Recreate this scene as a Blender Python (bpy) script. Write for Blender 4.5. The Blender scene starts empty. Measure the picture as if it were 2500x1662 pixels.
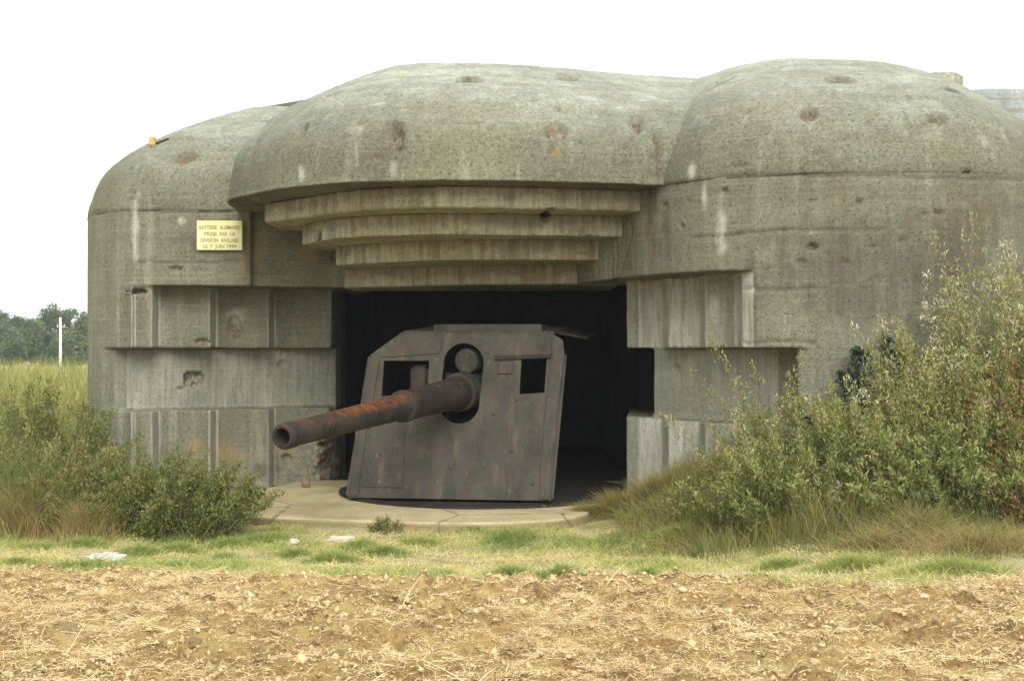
import bpy, bmesh, math, random
import numpy as np
from mathutils import Vector, Matrix
from mathutils.bvhtree import BVHTree

rng = np.random.default_rng(11)
random.seed(5)
scn = bpy.context.scene
COL = scn.collection

# ------------------------------------------------------------------ camera
F = 3125.0            # focal length in pixels of the 2500 px wide photograph
EYE = 1.99            # eye height over the ground at the gun platform
HOR = 850.0           # pixel row of the horizon
cam_d = bpy.data.cameras.new('camera')
cam_d.sensor_fit = 'HORIZONTAL'; cam_d.sensor_width = 36.0
cam_d.lens = 36.0 * F / 2500.0
cam_d.shift_y = (HOR - 831.0) / 2500.0
cam_d.clip_start = 0.1; cam_d.clip_end = 20000
cam = bpy.data.objects.new('camera', cam_d); COL.objects.link(cam)
cam.location = (0, 0, EYE); cam.rotation_euler = (math.pi / 2, 0, 0)
scn.camera = cam

# ------------------------------------------------------------------ world, sun, exposure
SUN_EL, SUN_AZ = math.radians(36), math.radians(168)   # behind the camera's right shoulder, veiled by cloud
world = bpy.data.worlds.new('World'); scn.world = world; world.use_nodes = True
nt = world.node_tree; nt.nodes.clear()
out = nt.nodes.new('ShaderNodeOutputWorld'); bg = nt.nodes.new('ShaderNodeBackground')
sky = nt.nodes.new('ShaderNodeTexSky'); sky.sky_type = 'NISHITA'; sky.sun_disc = False
sky.sun_elevation = SUN_EL; sky.sun_rotation = SUN_AZ
sky.air_density = 1.0; sky.dust_density = 4.0; sky.ozone_density = 1.0
hsv = nt.nodes.new('ShaderNodeHueSaturation'); hsv.inputs['Saturation'].default_value = 0.12
mixw = nt.nodes.new('ShaderNodeMix'); mixw.data_type = 'RGBA'; mixw.inputs[0].default_value = 0.72
mixw.inputs[7].default_value = (7.9, 8.0, 8.3, 1)      # even cloud cover
nt.links.new(sky.outputs[0], hsv.inputs['Color']); nt.links.new(hsv.outputs[0], mixw.inputs[6])
nt.links.new(mixw.outputs[2], bg.inputs[0]); bg.inputs[1].default_value = 0.10
nt.links.new(bg.outputs[0], out.inputs[0])
sun_d = bpy.data.lights.new('sun', 'SUN'); sun_d.energy = 1.5; sun_d.angle = math.radians(36)
sun_d.color = (1.0, 0.97, 0.91)
sun = bpy.data.objects.new('sun', sun_d); COL.objects.link(sun)
sd = Vector((math.sin(SUN_AZ) * math.cos(SUN_EL), math.cos(SUN_AZ) * math.cos(SUN_EL), math.sin(SUN_EL)))
sun.rotation_euler = sd.to_track_quat('Z', 'Y').to_euler()
scn.view_settings.view_transform = 'Standard'; scn.view_settings.look = 'None'
scn.view_settings.exposure = 0.95; scn.view_settings.gamma = 1.0
scn.view_settings.use_curve_mapping = False
scn.render.engine = 'CYCLES'
scn.cycles.use_denoising = True
scn.cycles.max_bounces = 7; scn.cycles.diffuse_bounces = 4; scn.cycles.transparent_max_bounces = 8

# ------------------------------------------------------------------ helpers
def PX(u, v, Y):
    """point at depth Y seen at photograph pixel (u, v)"""
    return np.array([(u - 1250.0) / F * Y, Y, EYE - (v - HOR) / F * Y])
def PL(u, Y):
    return ((u - 1250.0) / F * Y, Y)
def sm(a, b, x):
    t = np.clip((np.asarray(x, float) - a) / (b - a), 0, 1); return t * t * (3 - 2 * t)

_perm = rng.permutation(512)
def vnoise(p, scale=1.0, seed=0):
    """value noise, -1..1, p (n,3) or (n,2)"""
    p = np.asarray(p, float) * scale + seed * 17.31
    if p.shape[1] == 2: p = np.column_stack([p, np.zeros(len(p))])
    i = np.floor(p).astype(int); f = p - i; f = f * f * (3 - 2 * f)
    def h(a, b, c): return _perm[(_perm[(_perm[a & 511] + b) & 511] + c) & 511] / 255.5 - 1.0
    r = 0
    for dx in (0, 1):
        for dy in (0, 1):
            for dz in (0, 1):
                w = (f[:, 0] if dx else 1 - f[:, 0]) * (f[:, 1] if dy else 1 - f[:, 1]) * (f[:, 2] if dz else 1 - f[:, 2])
                r = r + w * h(i[:, 0] + dx, i[:, 1] + dy, i[:, 2] + dz)
    return r
def fbm(p, scale, octv=3, seed=0):
    r = 0; a = 1.0
    for k in range(octv):
        r = r + a * vnoise(p, scale * 2.03 ** k, seed + k); a *= 0.5
    return r / 1.75

def catmull(pts, u):
    """pts (n,k), u array in 0..n-1"""
    pts = np.asarray(pts, float); n = len(pts)
    u = np.clip(u, 0, n - 1 - 1e-9); i = np.floor(u).astype(int); t = (u - i)[:, None]
    P = lambda k: pts[np.clip(i + k, 0, n - 1)]
    p0, p1, p2, p3 = P(-1), P(0), P(1), P(2)
    return 0.5 * ((2 * p1) + (-p0 + p2) * t + (2 * p0 - 5 * p1 + 4 * p2 - p3) * t ** 2 + (-p0 + 3 * p1 - 3 * p2 + p3) * t ** 3)
def even_u(pts, ds):
    uu = np.linspace(0, len(pts) - 1, 40 * len(pts)); c = catmull(pts, uu)
    L = np.concatenate([[0], np.cumsum(np.linalg.norm(np.diff(c, axis=0), axis=1))])
    n = max(2, int(L[-1] / ds)); return np.interp(np.linspace(0, L[-1], n), L, uu)
def curve(pts, ds=0.12): return catmull(pts, even_u(pts, ds))

def newmesh(name, V, Fc, mat=None, parent=None, smooth=True, attrs=None):
    me = bpy.data.meshes.new(name)
    V = np.asarray(V, np.float32)
    if isinstance(Fc, np.ndarray):
        n, k = Fc.shape
        me.vertices.add(len(V)); me.vertices.foreach_set('co', V.ravel())
        me.loops.add(n * k); me.loops.foreach_set('vertex_index', Fc.astype(np.int32).ravel())
        me.polygons.add(n); me.polygons.foreach_set('loop_start', np.arange(0, n * k, k, dtype=np.int32))
        me.update(calc_edges=True)
    else:
        me.from_pydata(V.tolist(), [], Fc)
    me.validate()
    if smooth: me.polygons.foreach_set('use_smooth', np.ones(len(me.polygons), bool))
    if attrs:
        for k, a in attrs.items():
            at = me.attributes.new(k, 'FLOAT', 'POINT'); at.data.foreach_set('value', np.asarray(a, np.float32))
    ob = bpy.data.objects.new(name, me); COL.objects.link(ob)
    if mat: me.materials.append(mat)
    if parent: ob.parent = parent
    return ob
def empty(name, label, cat, group=None, loc=(0, 0, 0)):
    o = bpy.data.objects.new(name, None); COL.objects.link(o); o.empty_display_size = 0.2
    o.location = loc
    return tag(o, label, cat, group)
def tag(o, label, cat, group=None, kind=None):
    o['label'] = label; o['category'] = cat
    if group: o['group'] = group
    if kind: o['kind'] = kind
    return o
def bm_obj(name, bm, mat, parent=None, smooth=False):
    me = bpy.data.meshes.new(name); bm.normal_update(); bm.to_mesh(me); bm.free()
    if smooth: me.polygons.foreach_set('use_smooth', np.ones(len(me.polygons), bool))
    me.materials.append(mat)
    ob = bpy.data.objects.new(name, me); COL.objects.link(ob)
    if parent: ob.parent = parent
    return ob
def prism_bm(poly, z0, z1):
    bm = bmesh.new()
    a = [bm.verts.new((p[0], p[1], z0)) for p in poly]; b = [bm.verts.new((p[0], p[1], z1)) for p in poly]
    n = len(poly)
    bm.faces.new(a); bm.faces.new(b[::-1])
    for i in range(n): bm.faces.new((a[i], b[i], b[(i + 1) % n], a[(i + 1) % n]))
    bmesh.ops.recalc_face_normals(bm, faces=bm.faces); return bm
def remeshed(bm, voxel):
    """voxel-remesh a closed bmesh, return verts, quads"""
    bmesh.ops.triangulate(bm, faces=bm.faces)
    me = bpy.data.meshes.new('tmp'); bm.to_mesh(me); bm.free()
    ob = bpy.data.objects.new('tmp', me); COL.objects.link(ob)
    m = ob.modifiers.new('r', 'REMESH'); m.mode = 'VOXEL'; m.voxel_size = voxel
    dg = bpy.context.evaluated_depsgraph_get(); ev = ob.evaluated_get(dg); em = ev.to_mesh()
    V = np.empty(len(em.vertices) * 3); em.vertices.foreach_get('co', V); V = V.reshape(-1, 3)
    Q = np.empty(len(em.loops), np.int32); em.loops.foreach_get('vertex_index', Q); Q = Q.reshape(-1, 4)
    ev.to_mesh_clear(); bpy.data.objects.remove(ob); bpy.data.meshes.remove(me)
    return V, Q

# ------------------------------------------------------------------ materials
class N:
    def __init__(s, name):
        s.m = bpy.data.materials.new(name); s.m.use_nodes = True; s.t = s.m.node_tree; s.t.nodes.clear()
        s.o = s.t.nodes.new('ShaderNodeOutputMaterial'); s.b = s.t.nodes.new('ShaderNodeBsdfPrincipled')
        s.t.links.new(s.b.outputs[0], s.o.inputs[0]); s.b.inputs['Specular IOR Level'].default_value = 0.25
        s.b.inputs['Roughness'].default_value = 0.9
    def new(s, k): return s.t.nodes.new(k)
    def link(s, a, b): s.t.links.new(a, b)
    def coord(s, scale=(1, 1, 1), kind='Object'):
        g = s.new('ShaderNodeTexCoord'); m = s.new('ShaderNodeMapping'); m.inputs['Scale'].default_value = scale
        s.link(g.outputs[kind], m.inputs[0]); return m.outputs[0]
    def noise(s, scale, detail=4, rough=0.55, co=None, dist=0.0):
        n = s.new('ShaderNodeTexNoise'); n.inputs['Scale'].default_value = scale; n.inputs['Detail'].default_value = detail
        n.inputs['Roughness'].default_value = rough; n.inputs['Distortion'].default_value = dist
        if co is not None: s.link(co, n.inputs['Vector'])
        return n.outputs['Fac']
    def ramp(s, fac, stops):
        r = s.new('ShaderNodeValToRGB'); e = r.color_ramp.elements
        while len(e) < len(stops): e.new(0.5)
        for k, (p, c) in enumerate(stops):
            e[k].position = p; e[k].color = (*c, 1) if not isinstance(c, float) else (c, c, c, 1)
        s.link(fac, r.inputs[0]); return r.outputs[0]
    def mix(s, fac, a, b, mode='MIX'):
        m = s.new('ShaderNodeMix'); m.data_type = 'RGBA'; m.blend_type = mode
        for sock, v in ((m.inputs[0], fac), (m.inputs[6], a), (m.inputs[7], b)):
            if isinstance(v, (int, float)): sock.default_value = v
            elif isinstance(v, tuple): sock.default_value = (*v, 1)
            else: s.link(v, sock)
        return m.outputs[2]
    def math(s, op, a, b=0.0):
        m = s.new('ShaderNodeMath'); m.operation = op
        for sock, v in ((m.inputs[0], a), (m.inputs[1], b)):
            if isinstance(v, (int, float)): sock.default_value = v
            else: s.link(v, sock)
        return m.outputs[0]
    def attr(s, name):
        a = s.new('ShaderNodeAttribute'); a.attribute_name = name; return a.outputs['Fac']
    def bump(s, h, dist=0.01, strength=1.0):
        b = s.new('ShaderNodeBump'); b.inputs['Distance'].default_value = dist; b.inputs['Strength'].default_value = strength
        s.link(h, b.inputs['Height']); s.link(b.outputs[0], s.b.inputs['Normal'])
    def color(s, c):
        if isinstance(c, tuple): s.b.inputs['Base Color'].default_value = (*c, 1)
        else: s.link(c, s.b.inputs['Base Color'])
        return s

def concrete(name, lo, hi, boards='h', pits=0.5, streak=0.45, bw=1.0, ss=7.0, mott=0.4, height_tone=None):
    n = N(name)
    big = n.noise(0.55, 6, 0.65, n.coord())
    c = n.ramp(big, [(0.3, lo), (0.7, hi)])
    if height_tone: c = n.mix(n.attr('height_tone'), c, n.ramp(n.noise(0.8, 6, 0.7, n.coord()), [(0.3, height_tone[0]), (0.7, height_tone[1])]))
    # green-ochre weather film
    film = n.ramp(n.noise(1.3, 6, 0.7, n.coord((1, 1, 0.6))), [(0.43, 0.0), (0.72, 0.6)])
    c = n.mix(film, c, (0.23, 0.222, 0.155))
    # running streaks
    st = n.ramp(n.noise(ss, 4, 0.65, n.coord((1.0, 1.0, 0.09))), [(0.38, 0.0), (0.62, 1.0)])
    c = n.mix(n.math('MULTIPLY', st, streak), c, (0.135, 0.12, 0.075))
    st2 = n.ramp(n.noise(ss * 0.45, 5, 0.65, n.coord((1.3, 1.3, 0.12))), [(0.55, 0.0), (0.72, 0.45)])
    c = n.mix(st2, c, (0.44, 0.44, 0.36))
    # shutter-board courses
    bsc = (0.25, 0.25, 11.0) if boards == 'h' else (11.0, 11.0, 0.12)
    bd = n.noise(1.0, 2, 0.5, n.coord(bsc)); bd2 = n.noise(3.0, 3, 0.6, n.coord(bsc))
    c = n.mix(n.ramp(bd, [(0.40, 0.4 * bw), (0.49, 0.0)]), c, (0.16, 0.145, 0.095))
    c = n.mix(n.ramp(bd2, [(0.5, 0.0), (0.68, 0.3 * bw)]), c, (0.42, 0.41, 0.32))
    # mottling, pits and grain
    mt = n.noise(24.0, 8, 0.85, n.coord())
    c = n.mix(mott, c, n.ramp(mt, [(0.36, (0.12, 0.11, 0.08)), (0.64, (0.78, 0.77, 0.7))]), 'OVERLAY')
    pit = n.noise(48.0, 1, 0.5, n.coord())
    pm = n.ramp(pit, [(0.27, 1.0), (0.36, 0.0)])
    c = n.mix(n.math('MULTIPLY', pm, pits), c, (0.10, 0.09, 0.06))
    grain = n.noise(80.0, 3, 0.7, n.coord())
    c = n.mix(0.3, c, n.ramp(grain, [(0.3, (0.12, 0.115, 0.09)), (0.7, (0.66, 0.65, 0.58))]), 'OVERLAY')
    # masks: broken concrete, seepage and painted shade, ochre rust wash, lime and painted light
    c = n.mix(n.attr('broken'), c, n.ramp(n.noise(18, 4, 0.7, n.coord()), [(0.35, (0.09, 0.075, 0.05)), (0.65, (0.30, 0.26, 0.18))]))
    vs = n.ramp(n.noise(16.0, 4, 0.7, n.coord((1, 1, 0.1))), [(0.35, 0.35), (0.6, 1.0)])
    c = n.mix(n.math('MULTIPLY', n.math('MULTIPLY', n.attr('seep_shade'), vs), 0.8), c, (0.085, 0.074, 0.05))
    c = n.mix(n.math('MULTIPLY', n.math('MULTIPLY', n.attr('ochre'), vs), 0.7), c, (0.30, 0.20, 0.075))
    c = n.mix(n.math('MULTIPLY', n.math('MULTIPLY', n.attr('pale'), vs), 0.75), c, (0.56, 0.57, 0.47))
    n.color(c)
    h = n.math('ADD', n.math('MULTIPLY', pm, -0.8), n.math('MULTIPLY', grain, 0.5))
    h = n.math('ADD', h, n.math('MULTIPLY', mt, 1.3 * mott))
    h = n.math('ADD', h, n.math('MULTIPLY', bd, 0.9 * bw)); h = n.math('ADD', h, n.math('MULTIPLY', bd2, 0.35 * bw))
    n.bump(h, 0.012, 0.8); n.b.inputs['Roughness'].default_value = 0.95
    return n.m
M_WALL = concrete('weathered_concrete', bw=0.5, lo=(0.12, 0.126, 0.092), hi=(0.245, 0.255, 0.195), height_tone=((0.31, 0.34, 0.28), (0.58, 0.635, 0.57)))
M_DOME = concrete('roof_lobe_concrete', (0.105, 0.111, 0.08), (0.215, 0.225, 0.168), pits=0.7, streak=0.3, bw=0.4, mott=0.55, height_tone=((0.31, 0.34, 0.28), (0.58, 0.635, 0.57)))
M_HAZED = concrete('haze_tinted_concrete', (0.27, 0.315, 0.345), (0.40, 0.445, 0.475), streak=0.15, mott=0.2)  # distance haze painted into the rear block's concrete as blue-grey
M_STEP = concrete('board_marked_concrete', (0.42, 0.425, 0.325), (0.6, 0.61, 0.49), boards='v', pits=0.2, streak=0.42, ss=20.0, mott=0.3)
n = N('shade_painted_concrete'); n.color(n.ramp(n.noise(2.0, 4, 0.6, n.coord()), [(0.3, (0.012, 0.011, 0.01)), (0.7, (0.03, 0.028, 0.025))])); M_SHADE = n.m  # near-black base paints the chamber's darkness into its surfaces
n = N('sandy_platform_concrete')
c = n.ramp(n.noise(1.6, 5, 0.65, n.coord()), [(0.3, (0.45, 0.375, 0.22)), (0.7, (0.6, 0.52, 0.335))])
c = n.mix(0.4, c, n.ramp(n.noise(60, 3, 0.7, n.coord()), [(0.3, (0.12, 0.1, 0.06)), (0.7, (0.6, 0.55, 0.42))]), 'OVERLAY')
c = n.mix(n.math('MULTIPLY', n.attr('seep_shade'), 0.8), c, (0.13, 0.105, 0.05))
vo = n.new('ShaderNodeTexVoronoi'); vo.feature = 'DISTANCE_TO_EDGE'; vo.inputs['Scale'].default_value = 0.55; n.link(n.coord((1, 1, 1)), vo.inputs['Vector'])
ck = n.math('ADD', vo.outputs['Distance'], n.math('MULTIPLY', n.math('SUBTRACT', n.noise(6.0, 5, 0.7, n.coord()), 0.5), 0.05))
c = n.mix(n.ramp(ck, [(0.002, 0.75), (0.012, 0.0)]), c, (0.12, 0.1, 0.06))
c = n.mix(n.ramp(n.noise(3.5, 6, 0.75, n.coord()), [(0.5, 0.0), (0.68, 0.55)]), c, (0.27, 0.22, 0.12))
n.color(c); n.bump(n.noise(30, 4, 0.7, n.coord()), 0.008, 0.6); M_PLAT = n.m

def metal(name, lo, hi, rust, stain=0.5):
    n = N(name)
    c = n.ramp(n.noise(3.0, 5, 0.65, n.coord((1, 1, 0.6))), [(0.3, lo), (0.7, hi)])
    st = n.ramp(n.noise(6.0, 4, 0.6, n.coord((1.6, 1.6, 0.22))), [(0.55, 0.0), (0.72, stain)])
    c = n.mix(st, c, (0.22, 0.175, 0.085))
    rs = n.ramp(n.noise(4.5, 5, 0.7, n.coord()), [(0.52, 0.0), (0.66, rust)])
    c = n.mix(rs, c, (0.11, 0.06, 0.035))
    sp = n.ramp(n.noise(45, 3, 0.7, n.coord()), [(0.34, 0.5), (0.45, 0.0)])
    c = n.mix(sp, c, (0.03, 0.026, 0.022))
    fl = n.ramp(n.noise(13, 5, 0.75, n.coord((1, 1, 0.7))), [(0.63, 0.0), (0.69, 0.7)])
    c = n.mix(fl, c, (0.2, 0.185, 0.14))
    # bare rust with an outline of its own
    rr = n.math('MULTIPLY', n.attr('rust'), n.ramp(n.noise(9, 4, 0.65, n.coord()), [(0.3, 0.45), (0.6, 1.0)]))
    c = n.mix(rr, c, n.ramp(n.noise(14, 3, 0.6, n.coord()), [(0.35, (0.045, 0.022, 0.012)), (0.65, (0.19, 0.072, 0.026))]))
    n.color(c); n.b.inputs['Roughness'].default_value = 0.72; n.b.inputs['Metallic'].default_value = 0.0
    n.bump(n.noise(35, 4, 0.7, n.coord()), 0.004, 0.7); return n.m
M_SHIELD = metal('grey_painted_armour', (0.034, 0.032, 0.025), (0.082, 0.076, 0.056), 0.4, 0.35)
M_BARREL = metal('dark_rusted_steel', (0.016, 0.014, 0.012), (0.042, 0.036, 0.029), 0.35, 0.08)
M_JACKET = metal('black_oily_steel', (0.014, 0.012, 0.010), (0.032, 0.027, 0.022), 0.3, 0.1)
n = N('yellow_enamel'); n.color(n.ramp(n.noise(5, 4, 0.6, n.coord()), [(0.3, (0.62, 0.6, 0.27)), (0.7, (0.72, 0.70, 0.42))])); n.b.inputs['Roughness'].default_value = 0.5; M_SIGN = n.m
n = N('faded_lettering'); n.color((0.30, 0.29, 0.11)); M_LETTER = n.m
n = N('orange_paint'); n.color(n.ramp(n.noise(20, 3, 0.6, n.coord()), [(0.3, (0.42, 0.29, 0.10)), (0.7, (0.55, 0.42, 0.16))])); M_ORANGE = n.m
n = N('pale_limestone'); n.color(n.ramp(n.noise(9, 5, 0.7, n.coord()), [(0.3, (0.45, 0.4, 0.33)), (0.7, (0.68, 0.64, 0.57))])); n.bump(n.noise(25, 4, 0.7, n.coord()), 0.01); M_LIME = n.m
n = N('crumbled_rubble'); n.color(n.ramp(n.noise(7, 5, 0.7, n.coord()), [(0.3, (0.11, 0.08, 0.05)), (0.7, (0.30, 0.225, 0.14))])); n.bump(n.noise(22, 5, 0.7, n.coord()), 0.02); M_RUBBLE = n.m
n = N('brown_earth'); n.color(n.ramp(n.noise(14, 5, 0.7, n.coord()), [(0.3, (0.36, 0.26, 0.125)), (0.7, (0.62, 0.48, 0.25))])); n.bump(n.noise(35, 5, 0.7, n.coord()), 0.02); M_CLOD = n.m
n = N('pole_concrete'); n.color(n.ramp(n.noise(3, 4, 0.6, n.coord()), [(0.3, (0.66, 0.66, 0.68)), (0.7, (0.8, 0.8, 0.82))])); M_POLE = n.m
n = N('bark'); n.color(n.ramp(n.noise(8, 4, 0.6, n.coord((1, 1, 0.2))), [(0.3, (0.07, 0.055, 0.04)), (0.7, (0.15, 0.125, 0.09))])); M_BARK = n.m

def leafmat(name, stops, trans=0.3):
    n = N(name); c = n.ramp(n.attr('tint'), stops)
    n.b.inputs['Roughness'].default_value = 0.6; n.color(c)
    tr = n.new('ShaderNodeBsdfTranslucent'); n.link(c, tr.inputs[0]); mx = n.new('ShaderNodeMixShader'); mx.inputs[0].default_value = trans
    n.link(n.b.outputs[0], mx.inputs[1]); n.link(tr.outputs[0], mx.inputs[2]); n.link(mx.outputs[0], n.o.inputs[0]); return n.m
G_DARK = leafmat('dark_leaf', [(0, (0.075, 0.1, 0.026)), (0.45, (0.17, 0.21, 0.062)), (0.8, (0.23, 0.235, 0.08)), (1, (0.36, 0.31, 0.13))])
G_OLIVE = leafmat('olive_leaf', [(0, (0.11, 0.14, 0.04)), (0.4, (0.245, 0.285, 0.09)), (0.75, (0.38, 0.39, 0.145)), (0.93, (0.42, 0.35, 0.15)), (1, (0.6, 0.56, 0.4))])
G_PALE = leafmat('pale_leaf', [(0, (0.13, 0.15, 0.045)), (0.4, (0.27, 0.29, 0.10)), (0.75, (0.43, 0.42, 0.19)), (1, (0.66, 0.63, 0.5))])
G_RED = leafmat('dry_red_leaf', [(0, (0.14, 0.075, 0.03)), (0.4, (0.26, 0.15, 0.06)), (0.7, (0.36, 0.25, 0.10)), (1, (0.26, 0.26, 0.09))])
G_IVY = leafmat('ivy_leaf', [(0, (0.012, 0.025, 0.012)), (0.6, (0.03, 0.06, 0.028)), (1, (0.08, 0.13, 0.06))])
G_TREE = leafmat('tree_leaf', [(0, (0.045, 0.08, 0.035)), (0.5, (0.11, 0.175, 0.06)), (1, (0.24, 0.29, 0.10))])
G_GRASS = leafmat('grass_blade', [(0, (0.18, 0.245, 0.06)), (0.35, (0.4, 0.45, 0.135)), (0.6, (0.66, 0.585, 0.225)), (0.8, (0.76, 0.64, 0.3)), (1, (0.84, 0.72, 0.42))], 0.25)
G_STRAW = leafmat('straw_stalk', [(0, (0.26, 0.18, 0.085)), (0.25, (0.48, 0.36, 0.17)), (0.6, (0.73, 0.585, 0.315)), (1, (0.86, 0.74, 0.47))], 0.15)
G_DRY = leafmat('dry_grass', [(0, (0.14, 0.12, 0.04)), (0.3, (0.25, 0.19, 0.075)), (0.65, (0.42, 0.305, 0.12)), (1, (0.58, 0.45, 0.22))], 0.2)
G_WEED = leafmat('tall_weed', [(0, (0.09, 0.115, 0.025)), (0.4, (0.23, 0.26, 0.065)), (0.75, (0.40, 0.385, 0.13)), (1, (0.56, 0.46, 0.22))], 0.3)
G_BANK = leafmat('bank_grass_blade', [(0, (0.10, 0.14, 0.04)), (0.4, (0.2, 0.225, 0.07)), (0.62, (0.34, 0.27, 0.1)), (0.8, (0.46, 0.33, 0.14)), (1, (0.6, 0.46, 0.24))], 0.25)
G_CRUMB = leafmat('earth_crumb', [(0, (0.28, 0.195, 0.095)), (0.5, (0.54, 0.41, 0.2)), (1, (0.74, 0.6, 0.34))], 0.0)
n = N('stem'); n.color((0.26, 0.18, 0.09)); M_STEM = n.m

# ------------------------------------------------------------------ the ground
def ground_z(x, y):
    x = np.asarray(x, float); y = np.asarray(y, float)
    z = 0.34 * (1 - sm(8.0, 12.6, y))
    z = z + 0.40 * sm(1.3, 3.8, x) * sm(8.6, 12.0, y) * (1 - sm(14.9, 15.7, y))
    z = z + 0.34 * sm(1.25, 2.1, x) * sm(12.2, 13.9, y) * (1 - sm(14.9, 15.7, y))
    z = z + 0.16 * sm(0.8, 1.7, x) * sm(12.0, 13.6, y) * (1 - sm(2.2, 3.2, x)) * (1 - sm(14.9, 15.7, y))
    z = z + 0.05 * sm(-2.8, -4.2, x) * sm(11.5, 13.0, y)
    z = z + 0.045 * sm(12.4, 13.4, y) * (1 - sm(0.6, 1.2, np.abs(x + 0.9) / 2.2))
    return z
def y_edge(x):
    x = np.asarray(x, float)
    p = np.column_stack([x.ravel() * 1.0, np.zeros(x.size)])
    return (9.8 - 0.12 * x.ravel() + 0.42 * vnoise(p, 0.8, 3) + 0.26 * vnoise(p, 2.9, 4)).reshape(x.shape)
def ground_full(x, y):
    p = np.column_stack([np.ravel(x), np.ravel(y)])
    z = ground_z(x, y).ravel()
    straw = 1 - sm(-0.45, 0.45, (np.ravel(y) - y_edge(np.ravel(x))))
    near = (1 - sm(16, 22, np.ravel(y))) * (1 - sm(8, 12, np.abs(np.ravel(x))))
    clod = np.abs(fbm(p, 3.6, 4, 21)); clod = 0.15 * clod + 0.06 * np.maximum(0, fbm(p, 11.0, 2, 25))
    z = z + near * (0.035 * fbm(p, 0.8, 3, 2) + straw * (clod - 0.02) + (1 - straw) * (0.05 * fbm(p, 1.8, 3, 8) + 0.02 * fbm(p, 6.0, 2, 9)) + straw * 0.045 * fbm(p, 8.0, 3, 27))
    return z.reshape(np.shape(x)), straw.reshape(np.shape(x))
def axis(lo, hi, d, far):
    a = np.arange(lo, hi + d / 2, d); g = [hi]; s = d
    while g[-1] < far: s *= 1.35; g.append(g[-1] + s)
    return a, np.array(g[1:])
xa, xg = axis(-6.2, 6.2, 0.046, 1400); xs = np.concatenate([-xg[::-1], xa, xg])
ya, yg = axis(5.4, 14.2, 0.046, 1800); ys = np.concatenate([[-300, -60, -10, 0, 2, 3.5, 4.4, 4.8], ya, yg])
GX, GY = np.meshgrid(xs, ys); GZ, GS = ground_full(GX, GY)
nx, ny = len(xs), len(ys)
ii = (np.arange(ny - 1)[:, None] * nx + np.arange(nx - 1)[None, :]).ravel()
Q = np.column_stack([ii, ii + 1, ii + nx + 1, ii + nx])
n = N('field_ground')
soil = n.ramp(n.noise(4.0, 7, 0.75, n.coord((0.7, 1, 1))), [(0.33, (0.32, 0.225, 0.11)), (0.46, (0.58, 0.45, 0.225)), (0.6, (0.82, 0.67, 0.38))])
soil = n.mix(0.75, soil, n.ramp(n.noise(30.0, 8, 0.85, n.coord((1.0, 0.6, 1))), [(0.38, (0.12, 0.09, 0.05)), (0.62, (0.74, 0.64, 0.42))]), 'OVERLAY')
turf = n.ramp(n.noise(2.6, 5, 0.65, n.coord((0.6, 1, 1))), [(0.32, (0.3, 0.31, 0.09)), (0.44, (0.6, 0.51, 0.22)), (0.6, (0.78, 0.66, 0.38))])
n.color(n.mix(n.attr('straw'), turf, soil)); n.bump(n.noise(26, 8, 0.85, n.coord()), 0.06, 1.0)
g = newmesh('field', np.column_stack([GX.ravel(), GY.ravel(), GZ.ravel()]), Q, n.m, attrs={'straw': GS.ravel()})
tag(g, 'harrowed straw-strewn field running up to worn turf before the bunker', 'field', kind='structure')

# ------------------------------------------------------------------ the casemate
CAS = empty('casemate', 'massive weathered concrete gun casemate with domed roof lobes and stepped embrasure', 'bunker', loc=(0.5, 16.5, 0))
RAW = []       # (name, V, Q, mat)  - weathered and linked once all are known
ZJ, ZS, ZR, ZL, ZP = 3.785, 2.81, 1.995, 1.16, 0.14
VOX = 0.0235
def wall(name, poly, z0, z1, mat=None, vox=VOX):
    V, Q = remeshed(prism_bm(poly, z0, z1), vox); RAW.append((name, V, Q, mat or M_WALL))
def union(name, prisms, mat=None, vox=VOX):
    bm = bmesh.new()
    for poly, z0, z1 in prisms:
        b = prism_bm(poly, z0, z1); me = bpy.data.meshes.new('t'); b.to_mesh(me); b.free(); bm.from_mesh(me); bpy.data.meshes.remove(me)
    V, Q = remeshed(bm, vox); RAW.append((name, V, Q, mat or M_WALL))
def plain(name, poly, z0, z1, mat):
    o = bm_obj(name, prism_bm(poly, z0, z1), mat, CAS); o.matrix_parent_inverse = PINV; return o
bpy.context.view_layer.update(); PINV = CAS.matrix_world.inverted()

def loft(name, B, T, prof, mat, ds=0.038, rise=1.85, z0=ZJ, prof2=None, wts=None):
    B = np.array(B, float); T = np.array(T, float)
    uu = even_u(B, ds); Bc, Tc = catmull(B, uu), catmull(T, uu)
    pr = np.array(prof, float); scale = np.array([2.7, rise])
    pu = even_u(pr * scale, ds); P = catmull(pr, pu)
    m, k = len(uu), len(P)
    G = np.broadcast_to(P[:, None, :], (k, m, 2))
    if prof2 is not None:
        w = np.clip(catmull(np.array(wts, float)[:, None], uu)[:, 0], 0, 1); P2 = catmull(np.array(prof2, float), pu)
        G = P[:, None, :] * (1 - w)[None, :, None] + P2[:, None, :] * w[None, :, None]
    XY = Bc[None] + (Tc - Bc)[None] * G[..., 0][..., None]
    Zz = z0 + rise * G[..., 1]
    V = np.column_stack([XY[..., 0].ravel(), XY[..., 1].ravel(), Zz.ravel()])
    i = (np.arange(k - 1)[:, None] * m + np.arange(m - 1)[None, :]).ravel()
    RAW.append((name, V, np.column_stack([i, i + 1, i + m + 1, i + m]), mat))
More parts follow.
